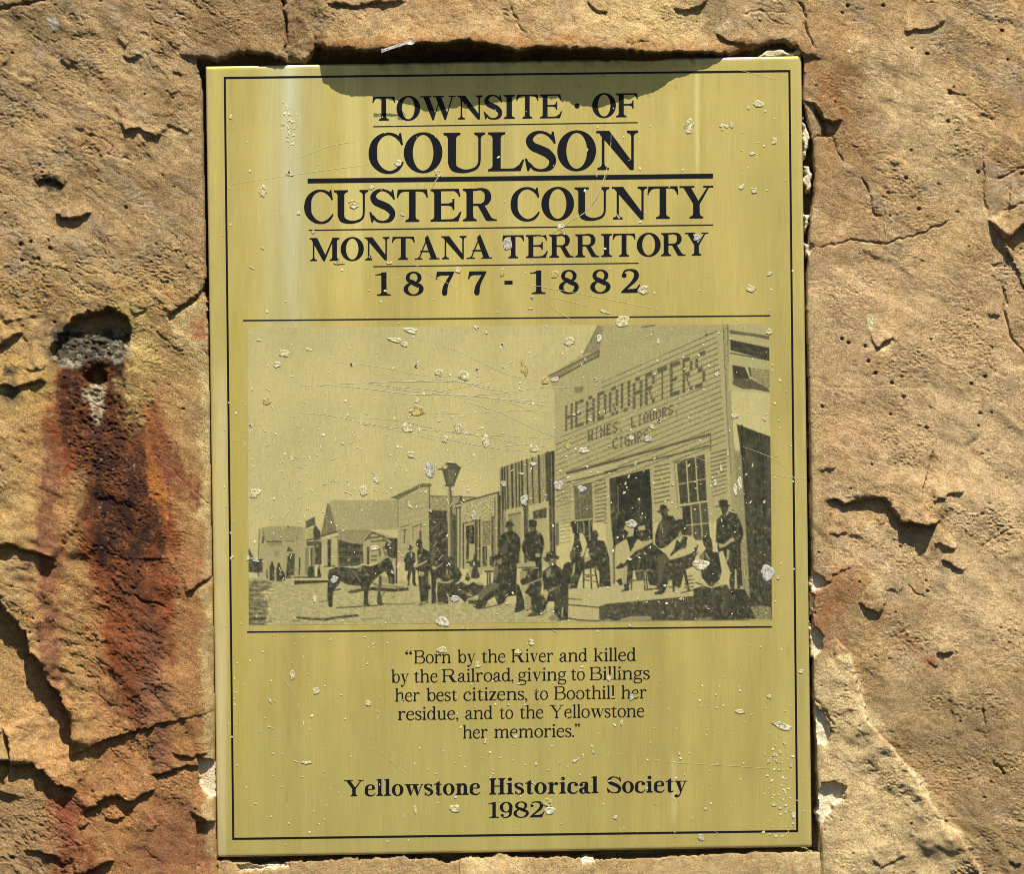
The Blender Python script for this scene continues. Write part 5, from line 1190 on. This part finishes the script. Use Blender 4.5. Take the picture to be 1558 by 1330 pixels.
# boardwalk, step and shade beneath
fD.f([(620, 1065), (985, 1030), (985, 1165), (840, 1195), (610, 1185)], .10); fD.l([(615, 1140), (715, 1145)], 1.4, .6); fD.l([(610, 1185), (740, 1195), (845, 1205)], 1.8, .74); fD.f([(610, 1195), (845, 1210), (845, 1305), (610, 1290)], .11); fD.f([(845, 1195), (985, 1160), (985, 1305), (845, 1305)], .62)
fD.l([(610, 1285), (700, 1300), (840, 1305)], 1.8, .66); fE.f([(0, 1180), (665, 1118), (690, 1250), (1100, 1300), (0, 1305)], .72); fE.tex([(0, 1180), (665, 1118), (690, 1250), (0, 1305)], .22, 14, 3, 517); fE.f([(0, 1050), (680, 930), (670, 1118), (0, 1180)], .09)
fE.f([(120, 1290), (200, 1270), (350, 1270), (350, 1300), (120, 1305)], .18, .9, 1); fE.f([(0, 1290), (50, 1290), (50, 1305), (0, 1305)], .3); fE.f([(1090, 1200), (1160, 1190), (1250, 1200), (1252, 1298), (1140, 1298), (1110, 1240)], .30, .95, 1); fE.tex([(1090, 1190), (1255, 1190), (1255, 1300), (1100, 1300)], .6, 3, 2, 518)
fE.f([(940, 1060), (1045, 1070), (1090, 1140), (1090, 1290), (900, 1290)], .86); fE.f([(690, 1070), (760, 1060), (720, 1290), (660, 1180)], .86)
for i in range(4): fE.l([(600, 975+i*27), (665, 968+i*27)], 1.4, .66)

def man(fr, body, tone=.84): fr.f(body, tone)
# small man with bowler, far
fF.f([(215, 370), (222, 318), (245, 305), (268, 320), (278, 348), (295, 352), (278, 362), (240, 378), (205, 376)], .86); fF.f([(228, 360), (272, 362), (262, 400), (245, 405)], .6)
fF.f([(240, 410), (195, 430), (165, 490), (143, 545), (170, 590), (160, 700), (195, 705), (215, 700), (205, 780), (195, 820), (215, 870), (205, 935), (230, 940), (238, 860), (262, 700), (280, 740), (282, 900), (305, 940), (345, 938), (325, 870), (330, 700), (300, 600), (330, 560), (325, 440), (290, 410)], .84)
fF.f([(245, 425), (285, 425), (272, 505), (258, 500)], .12)
fF.l([(330, 420), (340, 560)], 1.4, .1)
# two men leaning, standing pair at the post
fF.f([(330, 290), (345, 235), (372, 210), (420, 215), (432, 262), (445, 268), (428, 290), (440, 345), (480, 372), (535, 400), (560, 460), (545, 540), (575, 560), (580, 620), (545, 700), (540, 840), (570, 980), (540, 1010), (525, 1100), (525, 1215), (470, 1180), (410, 1200), (395, 1040), (380, 900), (360, 700), (330, 680), (330, 640), (365, 590), (355, 420), (375, 350), (345, 310)], .84)
fF.f([(370, 480), (400, 440), (430, 450), (385, 505)], .2); fF.f([(305, 630), (430, 575), (500, 535), (520, 548), (470, 590), (340, 650), (310, 645)], .14); fF.f([(380, 705), (470, 725), (470, 760), (440, 790), (375, 780)], .2); fF.f([(340, 600), (300, 580), (300, 640), (320, 650)], .12); fF.f([(530, 730), (560, 700), (560, 900), (525, 930)], .2); fF.f([(535, 990), (575, 1000), (575, 1225), (532, 1228)], .15)
fF.l([(430, 800), (430, 980)], 1.0, .55); fF.f([(360, 1240), (410, 1205), (500, 1205), (495, 1222), (400, 1245)], .5)
fF.f([(620, 190), (650, 170), (735, 175), (760, 215), (735, 240), (740, 290), (800, 345), (820, 480), (800, 560), (800, 700), (720, 800), (660, 830), (640, 1000), (655, 1200), (580, 1225), (578, 1000), (575, 800), (550, 680), (570, 590), (620, 480), (600, 350), (640, 310), (625, 240)], .85)
fF.f([(580, 400), (650, 320), (650, 420), (620, 520), (600, 620), (570, 580)], .42, .9, .8); fF.f([(580, 650), (600, 620), (650, 650), (740, 590), (760, 570), (760, 595), (640, 680), (600, 690)], .14); fF.l([(610, 325), (660, 258)], 1.2, .02); fF.l([(690, 535), (755, 460)], 1.5, .05); fF.e(655, 580, 14, 34, .3)
fF.e(640, 240, 12, 10, .25)
# crouching man under the post
fF.f([(780, 530), (830, 490), (880, 485), (925, 510), (935, 560), (905, 600), (950, 620), (1010, 670), (1055, 770), (1010, 860), (950, 900), (955, 1060), (970, 1140), (900, 1190), (830, 1060), (840, 1215), (680, 1215), (665, 1060), (670, 900), (700, 800), (760, 700), (810, 620), (780, 580)], .80)
fF.f([(790, 560), (900, 555), (905, 600), (840, 600)], .48, .8, .8); fF.f([(670, 820), (710, 815), (740, 870), (820, 870), (900, 840), (930, 850), (860, 900), (740, 900), (690, 890)], .18); fF.f([(810, 690), (830, 670), (835, 740), (800, 790)], .2); fF.f([(860, 700), (880, 700), (885, 770), (865, 760)], .2)
fF.f([(800, 1060), (840, 1055), (870, 1190), (910, 1200), (850, 1235), (845, 1140)], .15); fF.f([(660, 1210), (760, 1180), (760, 1235), (700, 1245)], .3); fF.f([(940, 640), (1010, 720), (990, 800), (960, 760)], .62, .7, 1)
fF.f([(950, 920), (1060, 880), (1130, 950), (1228, 1000), (1228, 1110), (1150, 1130), (1100, 1200), (1040, 1130), (960, 1090)], .82); fF.f([(1010, 890), (1060, 880), (1080, 930), (1030, 950)], .4)
# seated figures mid left
fG.f([(205, 610), (250, 600), (262, 520), (295, 540), (300, 600), (320, 610), (325, 700), (330, 820), (280, 840), (220, 830), (230, 720), (200, 640)], .80); fG.f([(145, 850), (170, 760), (200, 790), (215, 840), (190, 870)], .8); fG.f([(165, 760), (230, 680), (250, 700), (200, 790)], .16)
fG.l([(160, 605), (210, 605)], 1.4, .1); fG.f([(300, 700), (360, 690), (380, 760), (330, 800)], .15)
fG.f([(30, 920), (100, 880), (180, 920), (250, 880), (320, 900), (395, 930), (360, 980), (310, 1040), (250, 1060), (180, 1050), (140, 1120), (60, 1060)], .80); fG.f([(165, 1020), (245, 1045), (235, 1065), (170, 1050)], .15); fG.f([(260, 890), (330, 880), (390, 910), (330, 925)], .2)
fG.f([(180, 1110), (330, 1110), (310, 1160), (200, 1160)], .7); fG.f([(180, 1080), (300, 1080), (290, 1105), (180, 1105)], .18)
# reclining man with round hat
fG.f([(245, 1190), (310, 1100), (330, 1010), (420, 920), (500, 890), (510, 780), (540, 620), (650, 560), (680, 640), (790, 640), (790, 900), (790, 1050), (680, 1060), (640, 1150), (560, 1160), (520, 1060), (430, 1120), (400, 1200), (320, 1225)], .84)
fG.f([(310, 1020), (420, 930), (500, 885), (600, 900), (560, 950), (450, 1010), (350, 1110), (320, 1100)], .40, .9, 1.2); fG.f([(510, 700), (560, 660), (570, 760), (540, 860), (505, 850)], .34, .9); fG.e(585, 620, 34, 40, .30)
fG.f([(490, 620), (495, 570), (540, 535), (620, 532), (655, 560), (600, 575), (540, 610), (510, 625)], .92); fG.tex([(520, 920), (780, 900), (780, 1050), (560, 1150)], .4, 2, 2, 519); fG.l([(380, 1215), (600, 1160)], 1.5, .6)
fG.f([(250, 1180), (300, 1160), (380, 1180), (360, 1220), (290, 1215)], .88)
# standing man, left
fG.f([(655, 190), (668, 130), (700, 110), (745, 115), (752, 150), (775, 158), (745, 180), (745, 230), (800, 270), (835, 320), (850, 420), (830, 520), (828, 640), (800, 650), (795, 900), (790, 1050), (690, 1060), (680, 700), (640, 540), (590, 500), (555, 400), (575, 320), (620, 270), (690, 240), (678, 190)], .87)
fG.f([(690, 175), (740, 180), (738, 225), (710, 235), (692, 215)], .58); fG.f([(600, 500), (640, 380), (700, 300), (690, 380), (680, 480), (640, 560)], .55, .8, 1); fG.l([(660, 270), (710, 380)], 1.3, .3); fG.l([(668, 130), (740, 85)], 1.2, .8); fG.e(705, 375, 9, 9, .2); fG.l([(722, 660), (728, 710)], 1.4, .3)
# standing man, right
fG.f([(925, 160), (950, 155), (950, 100), (1000, 88), (1050, 105), (1055, 160), (1040, 190), (1045, 225), (1100, 260), (1135, 310), (1148, 420), (1120, 540), (1115, 620), (1120, 820), (1050, 760), (1035, 620), (930, 615), (905, 560), (870, 480), (862, 420), (895, 330), (905, 260), (975, 235), (955, 185)], .87)
fG.f([(962, 180), (1035, 185), (1030, 230), (990, 245), (965, 215)], .5); fG.e(1065, 540, 32, 26, .16); fG.e(1052, 380, 16, 14, .35); fG.e(925, 525, 14, 20, .4); fG.tex([(900, 300), (1140, 300), (1120, 560), (900, 560)], .2, 3, 3, 520)
# seated pair on the ground in front
fH.f([(45, 650), (130, 640), (310, 655), (300, 680), (340, 720), (350, 860), (330, 960), (400, 1060), (380, 1170), (330, 1210), (230, 1200), (215, 1010), (150, 960), (110, 870), (90, 820), (140, 700)], .84)
fH.f([(45, 605), (255, 590), (262, 640), (150, 660), (50, 680)], .15); fH.l([(42, 658), (320, 652)], 1.2, .8); fH.l([(50, 675), (310, 660)], 1.0, .05); fH.f([(85, 700), (130, 690), (180, 700), (150, 780), (90, 800)], .22); fH.f([(95, 870), (180, 850), (200, 870), (140, 960), (100, 950)], .14)
fH.l([(190, 850), (340, 790)], 2.4, .22); fH.f([(45, 850), (75, 860), (140, 1060), (140, 1160), (20, 1185), (45, 1060)], .84); fH.f([(5, 1195), (90, 1150), (150, 1150), (80, 1185)], .8); fH.l([(160, 1170), (220, 1140)], 1.6, .7)
fH.f([(140, 980), (215, 1010), (225, 1130), (150, 1140), (150, 1060)], .22); fH.f([(165, 1240), (240, 1180), (330, 1200), (390, 1200), (340, 1225), (230, 1240)], .72)
fH.f([(360, 540), (395, 530), (405, 480), (440, 458), (500, 462), (520, 515), (555, 525), (550, 550), (510, 570), (512, 620), (590, 680), (605, 760), (660, 820), (662, 1000), (655, 1280), (590, 1280), (540, 1300), (490, 1180), (500, 1060), (420, 1060), (400, 1200), (370, 1100), (360, 1000), (370, 880), (355, 780), (360, 700), (440, 640), (425, 590), (385, 580)], .86)
fH.f([(425, 575), (505, 560), (505, 620), (450, 640), (430, 620)], .42); fH.f([(400, 690), (455, 650), (460, 720), (420, 780), (400, 770)], .30); fH.f([(360, 925), (400, 915), (430, 960), (400, 1050), (370, 1000)], .12); fH.f([(420, 930), (480, 890), (560, 880), (540, 905), (430, 950)], .3)
fH.f([(405, 1090), (425, 1090), (415, 1170), (340, 1200), (395, 1150)], .12); fH.l([(598, 1130), (588, 1240)], 2.2, .15); fH.f([(500, 900), (560, 880), (580, 1100), (500, 1160)], .62, .5, 2); fH.f([(420, 1260), (500, 1200), (550, 1260), (560, 1290), (430, 1280)], .3)
fH.f([(580, 740), (610, 620), (660, 590), (720, 600), (690, 760), (680, 820), (660, 900)], .86)
# man in shirt sleeves on a stool
fH.f([(685, 160), (695, 105), (750, 100), (765, 150), (770, 220), (740, 255), (715, 240), (705, 170)], .88); fH.f([(740, 250), (800, 225), (850, 250), (885, 340), (880, 440), (850, 520), (860, 640), (830, 700), (790, 800), (765, 900), (670, 910), (680, 800), (640, 700), (700, 600), (680, 520), (700, 460), (725, 380)], .84)
fH.f([(790, 250), (820, 240), (850, 270), (888, 370), (870, 450), (835, 530), (805, 520), (830, 440), (800, 330)], .06); fH.f([(730, 600), (745, 600), (740, 700), (705, 770), (690, 830), (710, 700)], .14); fH.f([(680, 470), (740, 455), (760, 470), (700, 560), (680, 520)], .45, .8, .8); fH.f([(670, 850), (700, 840), (690, 900), (665, 900)], .3)
# seated man in long coat on a stool
fH.f([(925, 290), (940, 230), (985, 208), (1015, 240), (1020, 268), (1030, 272), (1010, 290), (1008, 330), (1085, 340), (1110, 400), (1150, 540), (1168, 880), (1030, 885), (1035, 800), (1030, 700), (980, 660), (850, 680), (850, 600), (930, 560), (900, 480), (930, 380), (950, 330)], .84)
fH.f([(860, 530), (920, 530), (935, 550), (880, 575), (860, 560)], .18); fH.tex([(960, 380), (1150, 500), (1165, 880), (1030, 880)], .2, 3, 3, 521); fH.f([(955, 350), (975, 345), (970, 400), (955, 400)], .4)
for q in [[(845, 680), (845, 895)], [(930, 680), (938, 900)], [(980, 680), (1018, 890)]]: fH.l(q, 2.0, .86)
for q in [[(850, 745), (1000, 750)], [(850, 800), (1010, 830)], [(870, 765), (910, 768)]]: fH.l(q, 1.2, .7)
fH.f([(1195, 410), (1215, 410), (1215, 850), (1200, 850)], .4); fH.l([(1205, 410), (1208, 850)], 1.2, .7); fH.f([(1215, 160), (1252, 160), (1252, 380), (1222, 380)], .85); fH.l([(1225, 655), (1252, 658)], 1.6, .8)

# group at the door
fK.f([(110, 480), (220, 470), (290, 520), (250, 560), (125, 660), (115, 560)], .88); fK.f([(120, 665), (240, 590), (275, 640), (300, 740), (260, 830), (200, 900), (225, 960), (200, 1060), (130, 1050), (118, 900)], .10)
fK.f([(215, 480), (240, 410), (330, 450), (330, 480), (320, 560), (240, 580), (270, 520)], .11); fK.f([(250, 372), (360, 380), (400, 430), (330, 460), (255, 410)], .62); fK.f([(375, 455), (450, 435), (462, 490), (380, 500)], .12); fK.f([(245, 570), (340, 560), (355, 600), (290, 740)], .9)
fK.f([(300, 780), (330, 660), (370, 590), (420, 620), (530, 580), (540, 630), (450, 680), (350, 740)], .11); fK.f([(340, 540), (410, 500), (540, 520), (540, 590), (460, 620), (400, 590)], .82); fK.e(420, 545, 14, 8, .2)
fK.f([(200, 900), (250, 830), (350, 730), (460, 680), (560, 660), (700, 780), (760, 900), (700, 1000), (600, 1140), (580, 1120), (560, 950), (480, 940), (300, 950), (260, 900)], .84); fK.f([(120, 920), (180, 865), (220, 875), (215, 915), (150, 930)], .86); fK.f([(440, 730), (480, 770), (440, 770)], .08); fK.f([(340, 780), (400, 740), (410, 760), (350, 800)], .3)
fK.f([(205, 960), (235, 890), (265, 900), (255, 1090), (205, 1100)], .16); fK.f([(260, 900), (300, 940), (300, 1060), (270, 1120), (245, 1090)], .8); fK.f([(215, 1100), (270, 1100), (275, 1170), (180, 1190), (225, 1150)], .85); fK.f([(130, 1060), (190, 1035), (200, 1110), (170, 1115)], .85); fK.f([(90, 700), (115, 690), (115, 1100), (100, 1060)], .45)
for q in [[(312, 950), (298, 1160)], [(440, 940), (450, 1165)], [(460, 940), (480, 1150)]]: fK.l(q, 1.6, .8)
fK.l([(320, 1060), (570, 1045)], 1.6, .75); fK.f([(340, 960), (430, 950), (440, 1040), (360, 1060)], .75, .8, 1); fK.f([(470, 950), (570, 950), (590, 1120), (500, 1110)], .82); fK.l([(460, 1165), (600, 1150)], 2, .75)
# standing bowler man at the door post
fK.f([(585, 285), (615, 270), (625, 215), (660, 205), (695, 222), (705, 255), (730, 262), (715, 275), (712, 330), (770, 335), (790, 380), (840, 400), (830, 560), (700, 680), (640, 700), (600, 690), (565, 640), (570, 540), (600, 440), (640, 385), (650, 345), (625, 300)], .86)
fK.f([(600, 560), (640, 400), (700, 380), (740, 420), (700, 600), (620, 690)], .68, .8, 2); fK.tex([(590, 400), (800, 380), (750, 650), (580, 690)], .3, 3, 3, 522); fK.f([(620, 430), (640, 400), (650, 470), (620, 500)], .35); fK.l([(650, 480), (655, 530)], 1.3, .1)
# man in white sleeves on chair
fK.f([(790, 400), (830, 370), (880, 370), (890, 430), (930, 480), (920, 570), (860, 560), (820, 510), (790, 460)], .87); fK.f([(660, 710), (780, 600), (870, 545), (990, 560), (1030, 620), (1010, 720), (900, 790), (750, 830), (735, 800), (710, 790), (670, 750)], .08)
fK.f([(780, 710), (810, 600), (850, 640), (880, 560), (930, 570), (915, 690), (830, 720), (740, 790), (735, 770)], .84); fK.f([(835, 515), (870, 520), (860, 560), (830, 600), (820, 580)], .2)
fK.f([(735, 830), (900, 785), (1000, 740), (1000, 900), (900, 940), (850, 1140), (780, 1145), (770, 1060), (720, 1060), (680, 1180), (650, 1200), (590, 1150), (570, 1000), (560, 780), (640, 760)], .80)
fK.f([(600, 780), (680, 760), (735, 830), (690, 870), (660, 960), (650, 1060), (590, 1140), (600, 950)], .50, .9, 1.5); fK.f([(555, 1200), (600, 1180), (660, 1150), (675, 1190), (640, 1215), (570, 1218)], .9); fK.e(735, 880, 24, 14, .35); fK.f([(780, 1130), (820, 1125), (820, 1150), (785, 1152)], .15)
for q in [[(900, 940), (945, 1180)], [(770, 1060), (775, 1180)], [(1000, 740), (1020, 700)]]: fK.l(q, 3.0, .82)
fK.l([(860, 1200), (1000, 1165)], 1.6, .7); fK.l([(720, 1135), (770, 1135)], 1.6, .6)
# chair back
fM.l([(155, 740), (190, 600), (200, 570)], 2, .8); fM.l([(170, 680), (205, 640)], 1.4, .8); fM.l([(68, 810), (110, 1000)], 3.0, .84); fM.l([(40, 1030), (160, 1000)], 1.4, .6)
# tall hatted man leaning at the corner
fM.f([(355, 200), (408, 190), (404, 140), (440, 128), (486, 135), (492, 180), (520, 180), (495, 200), (490, 250), (530, 225), (570, 250), (600, 320), (630, 400), (640, 470), (612, 560), (620, 780), (635, 980), (580, 985), (575, 800), (560, 800), (555, 990), (510, 970), (500, 800), (470, 700), (440, 620), (400, 640), (390, 590), (395, 545), (375, 540), (378, 430), (385, 320), (440, 270), (420, 200)], .86)
fM.f([(422, 200), (488, 198), (480, 250), (450, 265), (430, 245)], .66, .8, .6); fM.f([(490, 240), (460, 285), (475, 280), (500, 260)], .05); fM.f([(398, 550), (450, 560), (520, 500), (545, 490), (560, 530), (520, 540), (470, 580), (410, 600)], .16); fM.f([(480, 600), (510, 620), (500, 700), (475, 740)], .2); fM.l([(500, 235), (565, 255)], 2, .02)
fM.l([(565, 810), (560, 985)], 2.2, .15); fM.e(625, 975, 12, 14, .15); fM.tex([(380, 320), (600, 320), (560, 520), (380, 540)], .15, 3, 3, 523)
# seated man, front right
fM.f([(245, 500), (270, 465), (310, 470), (335, 520), (345, 600), (340, 630), (400, 640), (430, 820), (410, 900), (340, 970), (310, 960), (240, 880), (230, 800), (220, 700), (250, 640), (280, 600), (255, 560)], .86)
fM.f([(215, 660), (270, 640), (250, 740), (215, 720)], .35); fM.f([(265, 640), (285, 650), (318, 700), (305, 708)], .15); fM.f([(408, 640), (440, 660), (480, 740), (518, 830), (510, 890), (460, 940), (410, 900), (432, 820)], .08); fM.f([(150, 820), (225, 840), (250, 900), (230, 960), (190, 940), (150, 880)], .08)
fM.f([(250, 920), (290, 940), (325, 978), (270, 980), (248, 950)], .14); fM.f([(335, 985), (370, 930), (420, 920), (410, 960), (360, 985)], .14)
fM.f([(160, 990), (250, 960), (330, 985), (420, 960), (480, 950), (510, 1010), (500, 1200), (470, 1290), (240, 1290), (200, 1200), (160, 1080)], .80); fM.f([(430, 960), (490, 960), (490, 1240), (430, 1240)], .62, .6, 3); fM.l([(180, 930), (240, 950)], 1.6, .8)
fM.f([(200, 1270), (260, 1275), (320, 1255), (340, 1290), (200, 1295)], .2, .8, 1)

# press grain: the halftone breaks up in the dark and mid tones
gr = rng.normal(size=ink.shape); gr = (gr+np.roll(gr, 1, 0)+np.roll(gr, 1, 1)+np.roll(np.roll(gr, 1, 0), 1, 1))/2
dk = sstep(.5, .8, ink)
ink += dk*(.26*fbm(xx, yy, 9, 3, 540, .75)-.06)
fg = fbm(xx, yy, 8, 3, 541, .7); ink -= dk*(yy > 770)*.34*sstep(.16, .42, fg)
ink -= dk*(yy > 770)*.16*sstep(.1, .3, fbm(xx, yy*.6, 4, 2, 542, .7))
ink += gr*(.014+.10*np.clip(ink, 0, 1)*(1-np.clip(ink, 0, 1))*2)
ink += .05*np.clip(ink, 0, 1)*fbm(xx, yy, 7, 3, 530)
kx = ink.copy()
for ax in (0, 1): kx = .15*np.roll(kx, 1, ax)+.7*kx+.15*np.roll(kx, -1, ax)
ink = np.clip(kx, 0, 1)

# lay it on the plate as a thin printed sheet
PQ = np.array([(377, 498.8), (1170, 492.0), (1175.5, 944.0), (378.5, 952.0)])
nu, nv = 640, 366
UU, VV = np.meshgrid(np.linspace(0, 1, nu), np.linspace(0, 1, nv))
P = (PQ[0]*((1-UU)*(1-VV))[..., None]+PQ[1]*(UU*(1-VV))[..., None]+PQ[2]*(UU*VV)[..., None]+PQ[3]*((1-UU)*VV)[..., None])
px, py = P[..., 0], P[..., 1]
sx = (px-OX)*SS; sy = (py-OY)*SS; ix = np.clip(sx.astype(int), 0, ink.shape[1]-2); iy = np.clip(sy.astype(int), 0, ink.shape[0]-2); fx = sx-ix; fy = sy-iy
D_ = (ink[iy, ix]*(1-fx)+ink[iy, ix+1]*fx)*(1-fy)+(ink[iy+1, ix]*(1-fx)+ink[iy+1, ix+1]*fx)*fy
D_ = np.clip(D_, 0, 1)**1.0
light = np.array([.455, .385, .160]); dark = np.array([.017, .017, .011])
mixc = (light[None, None]**(1-D_[..., None]))*(dark[None, None]**D_[..., None])
mixc *= (1+.10*fbm(px, py*0.05, 60, 3, 410, .6))[..., None]
I, J = np.meshgrid(np.arange(nv-1), np.arange(nu-1), indexing='ij'); v00 = I*nu+J
F = np.stack([v00, v00+nu, v00+nu+1, v00+1], -1).reshape(-1, 4)
o = mesh_obj('printed_photograph', lay(px, py, .15).reshape(-1, 3), F, PRINT, plaque, True, mixc.reshape(-1, 3))
o['label'] = 'printed black street photograph of men and a horse outside wooden shops'
# ------------------------------------------------------------------ a wisp of cobweb hanging from the lip
cv2, cf2 = [], []
def strand(pts, r=.35):
    o = len(cv2)
    for i, (x, y, h) in enumerate(pts):
        for k in range(4):
            a = k*math.pi/2; cv2.append(((x-607)*U, -(h+r*math.cos(a))*U, (72-y+r*math.sin(a))*U))
    for i in range(len(pts)-1):
        for k in range(4): a = o+4*i+k; b_ = o+4*i+(k+1) % 4; cf2.append([a, b_, b_+4, a+4])
rw = random.Random(3)
for k in range(7):
    y0 = 81+rw.uniform(-2, 2); pts = []
    for i in range(9):
        t = i/8; pts.append((582+t*(44+rw.uniform(-3, 3)), y0-12*t+2*math.sin(3*t+k)+rw.uniform(-.8, .8), 44+6*t))
    strand(pts, rw.uniform(.2, .4))
for k in range(5):
    pts = [(626+(4+k)*math.cos(a)*.9, 68+(4+.4*k)*math.sin(a), 50+k*.4) for a in [i*.7+k for i in range(9)]]
    strand(pts, .28)
g = N('spider_silk'); g.b.inputs['Base Color'].default_value = (.75, .75, .72, 1); g.b.inputs['Roughness'].default_value = .6
web = mesh_obj('cobweb', cv2, cf2, g.m, None, True)
web.location = (float((607-CX)*U), 0, float(ZC+(CY-72)*U))
web['label'] = 'small white wisp of cobweb hanging from the stone lip above the plaque'; web['category'] = 'cobweb'
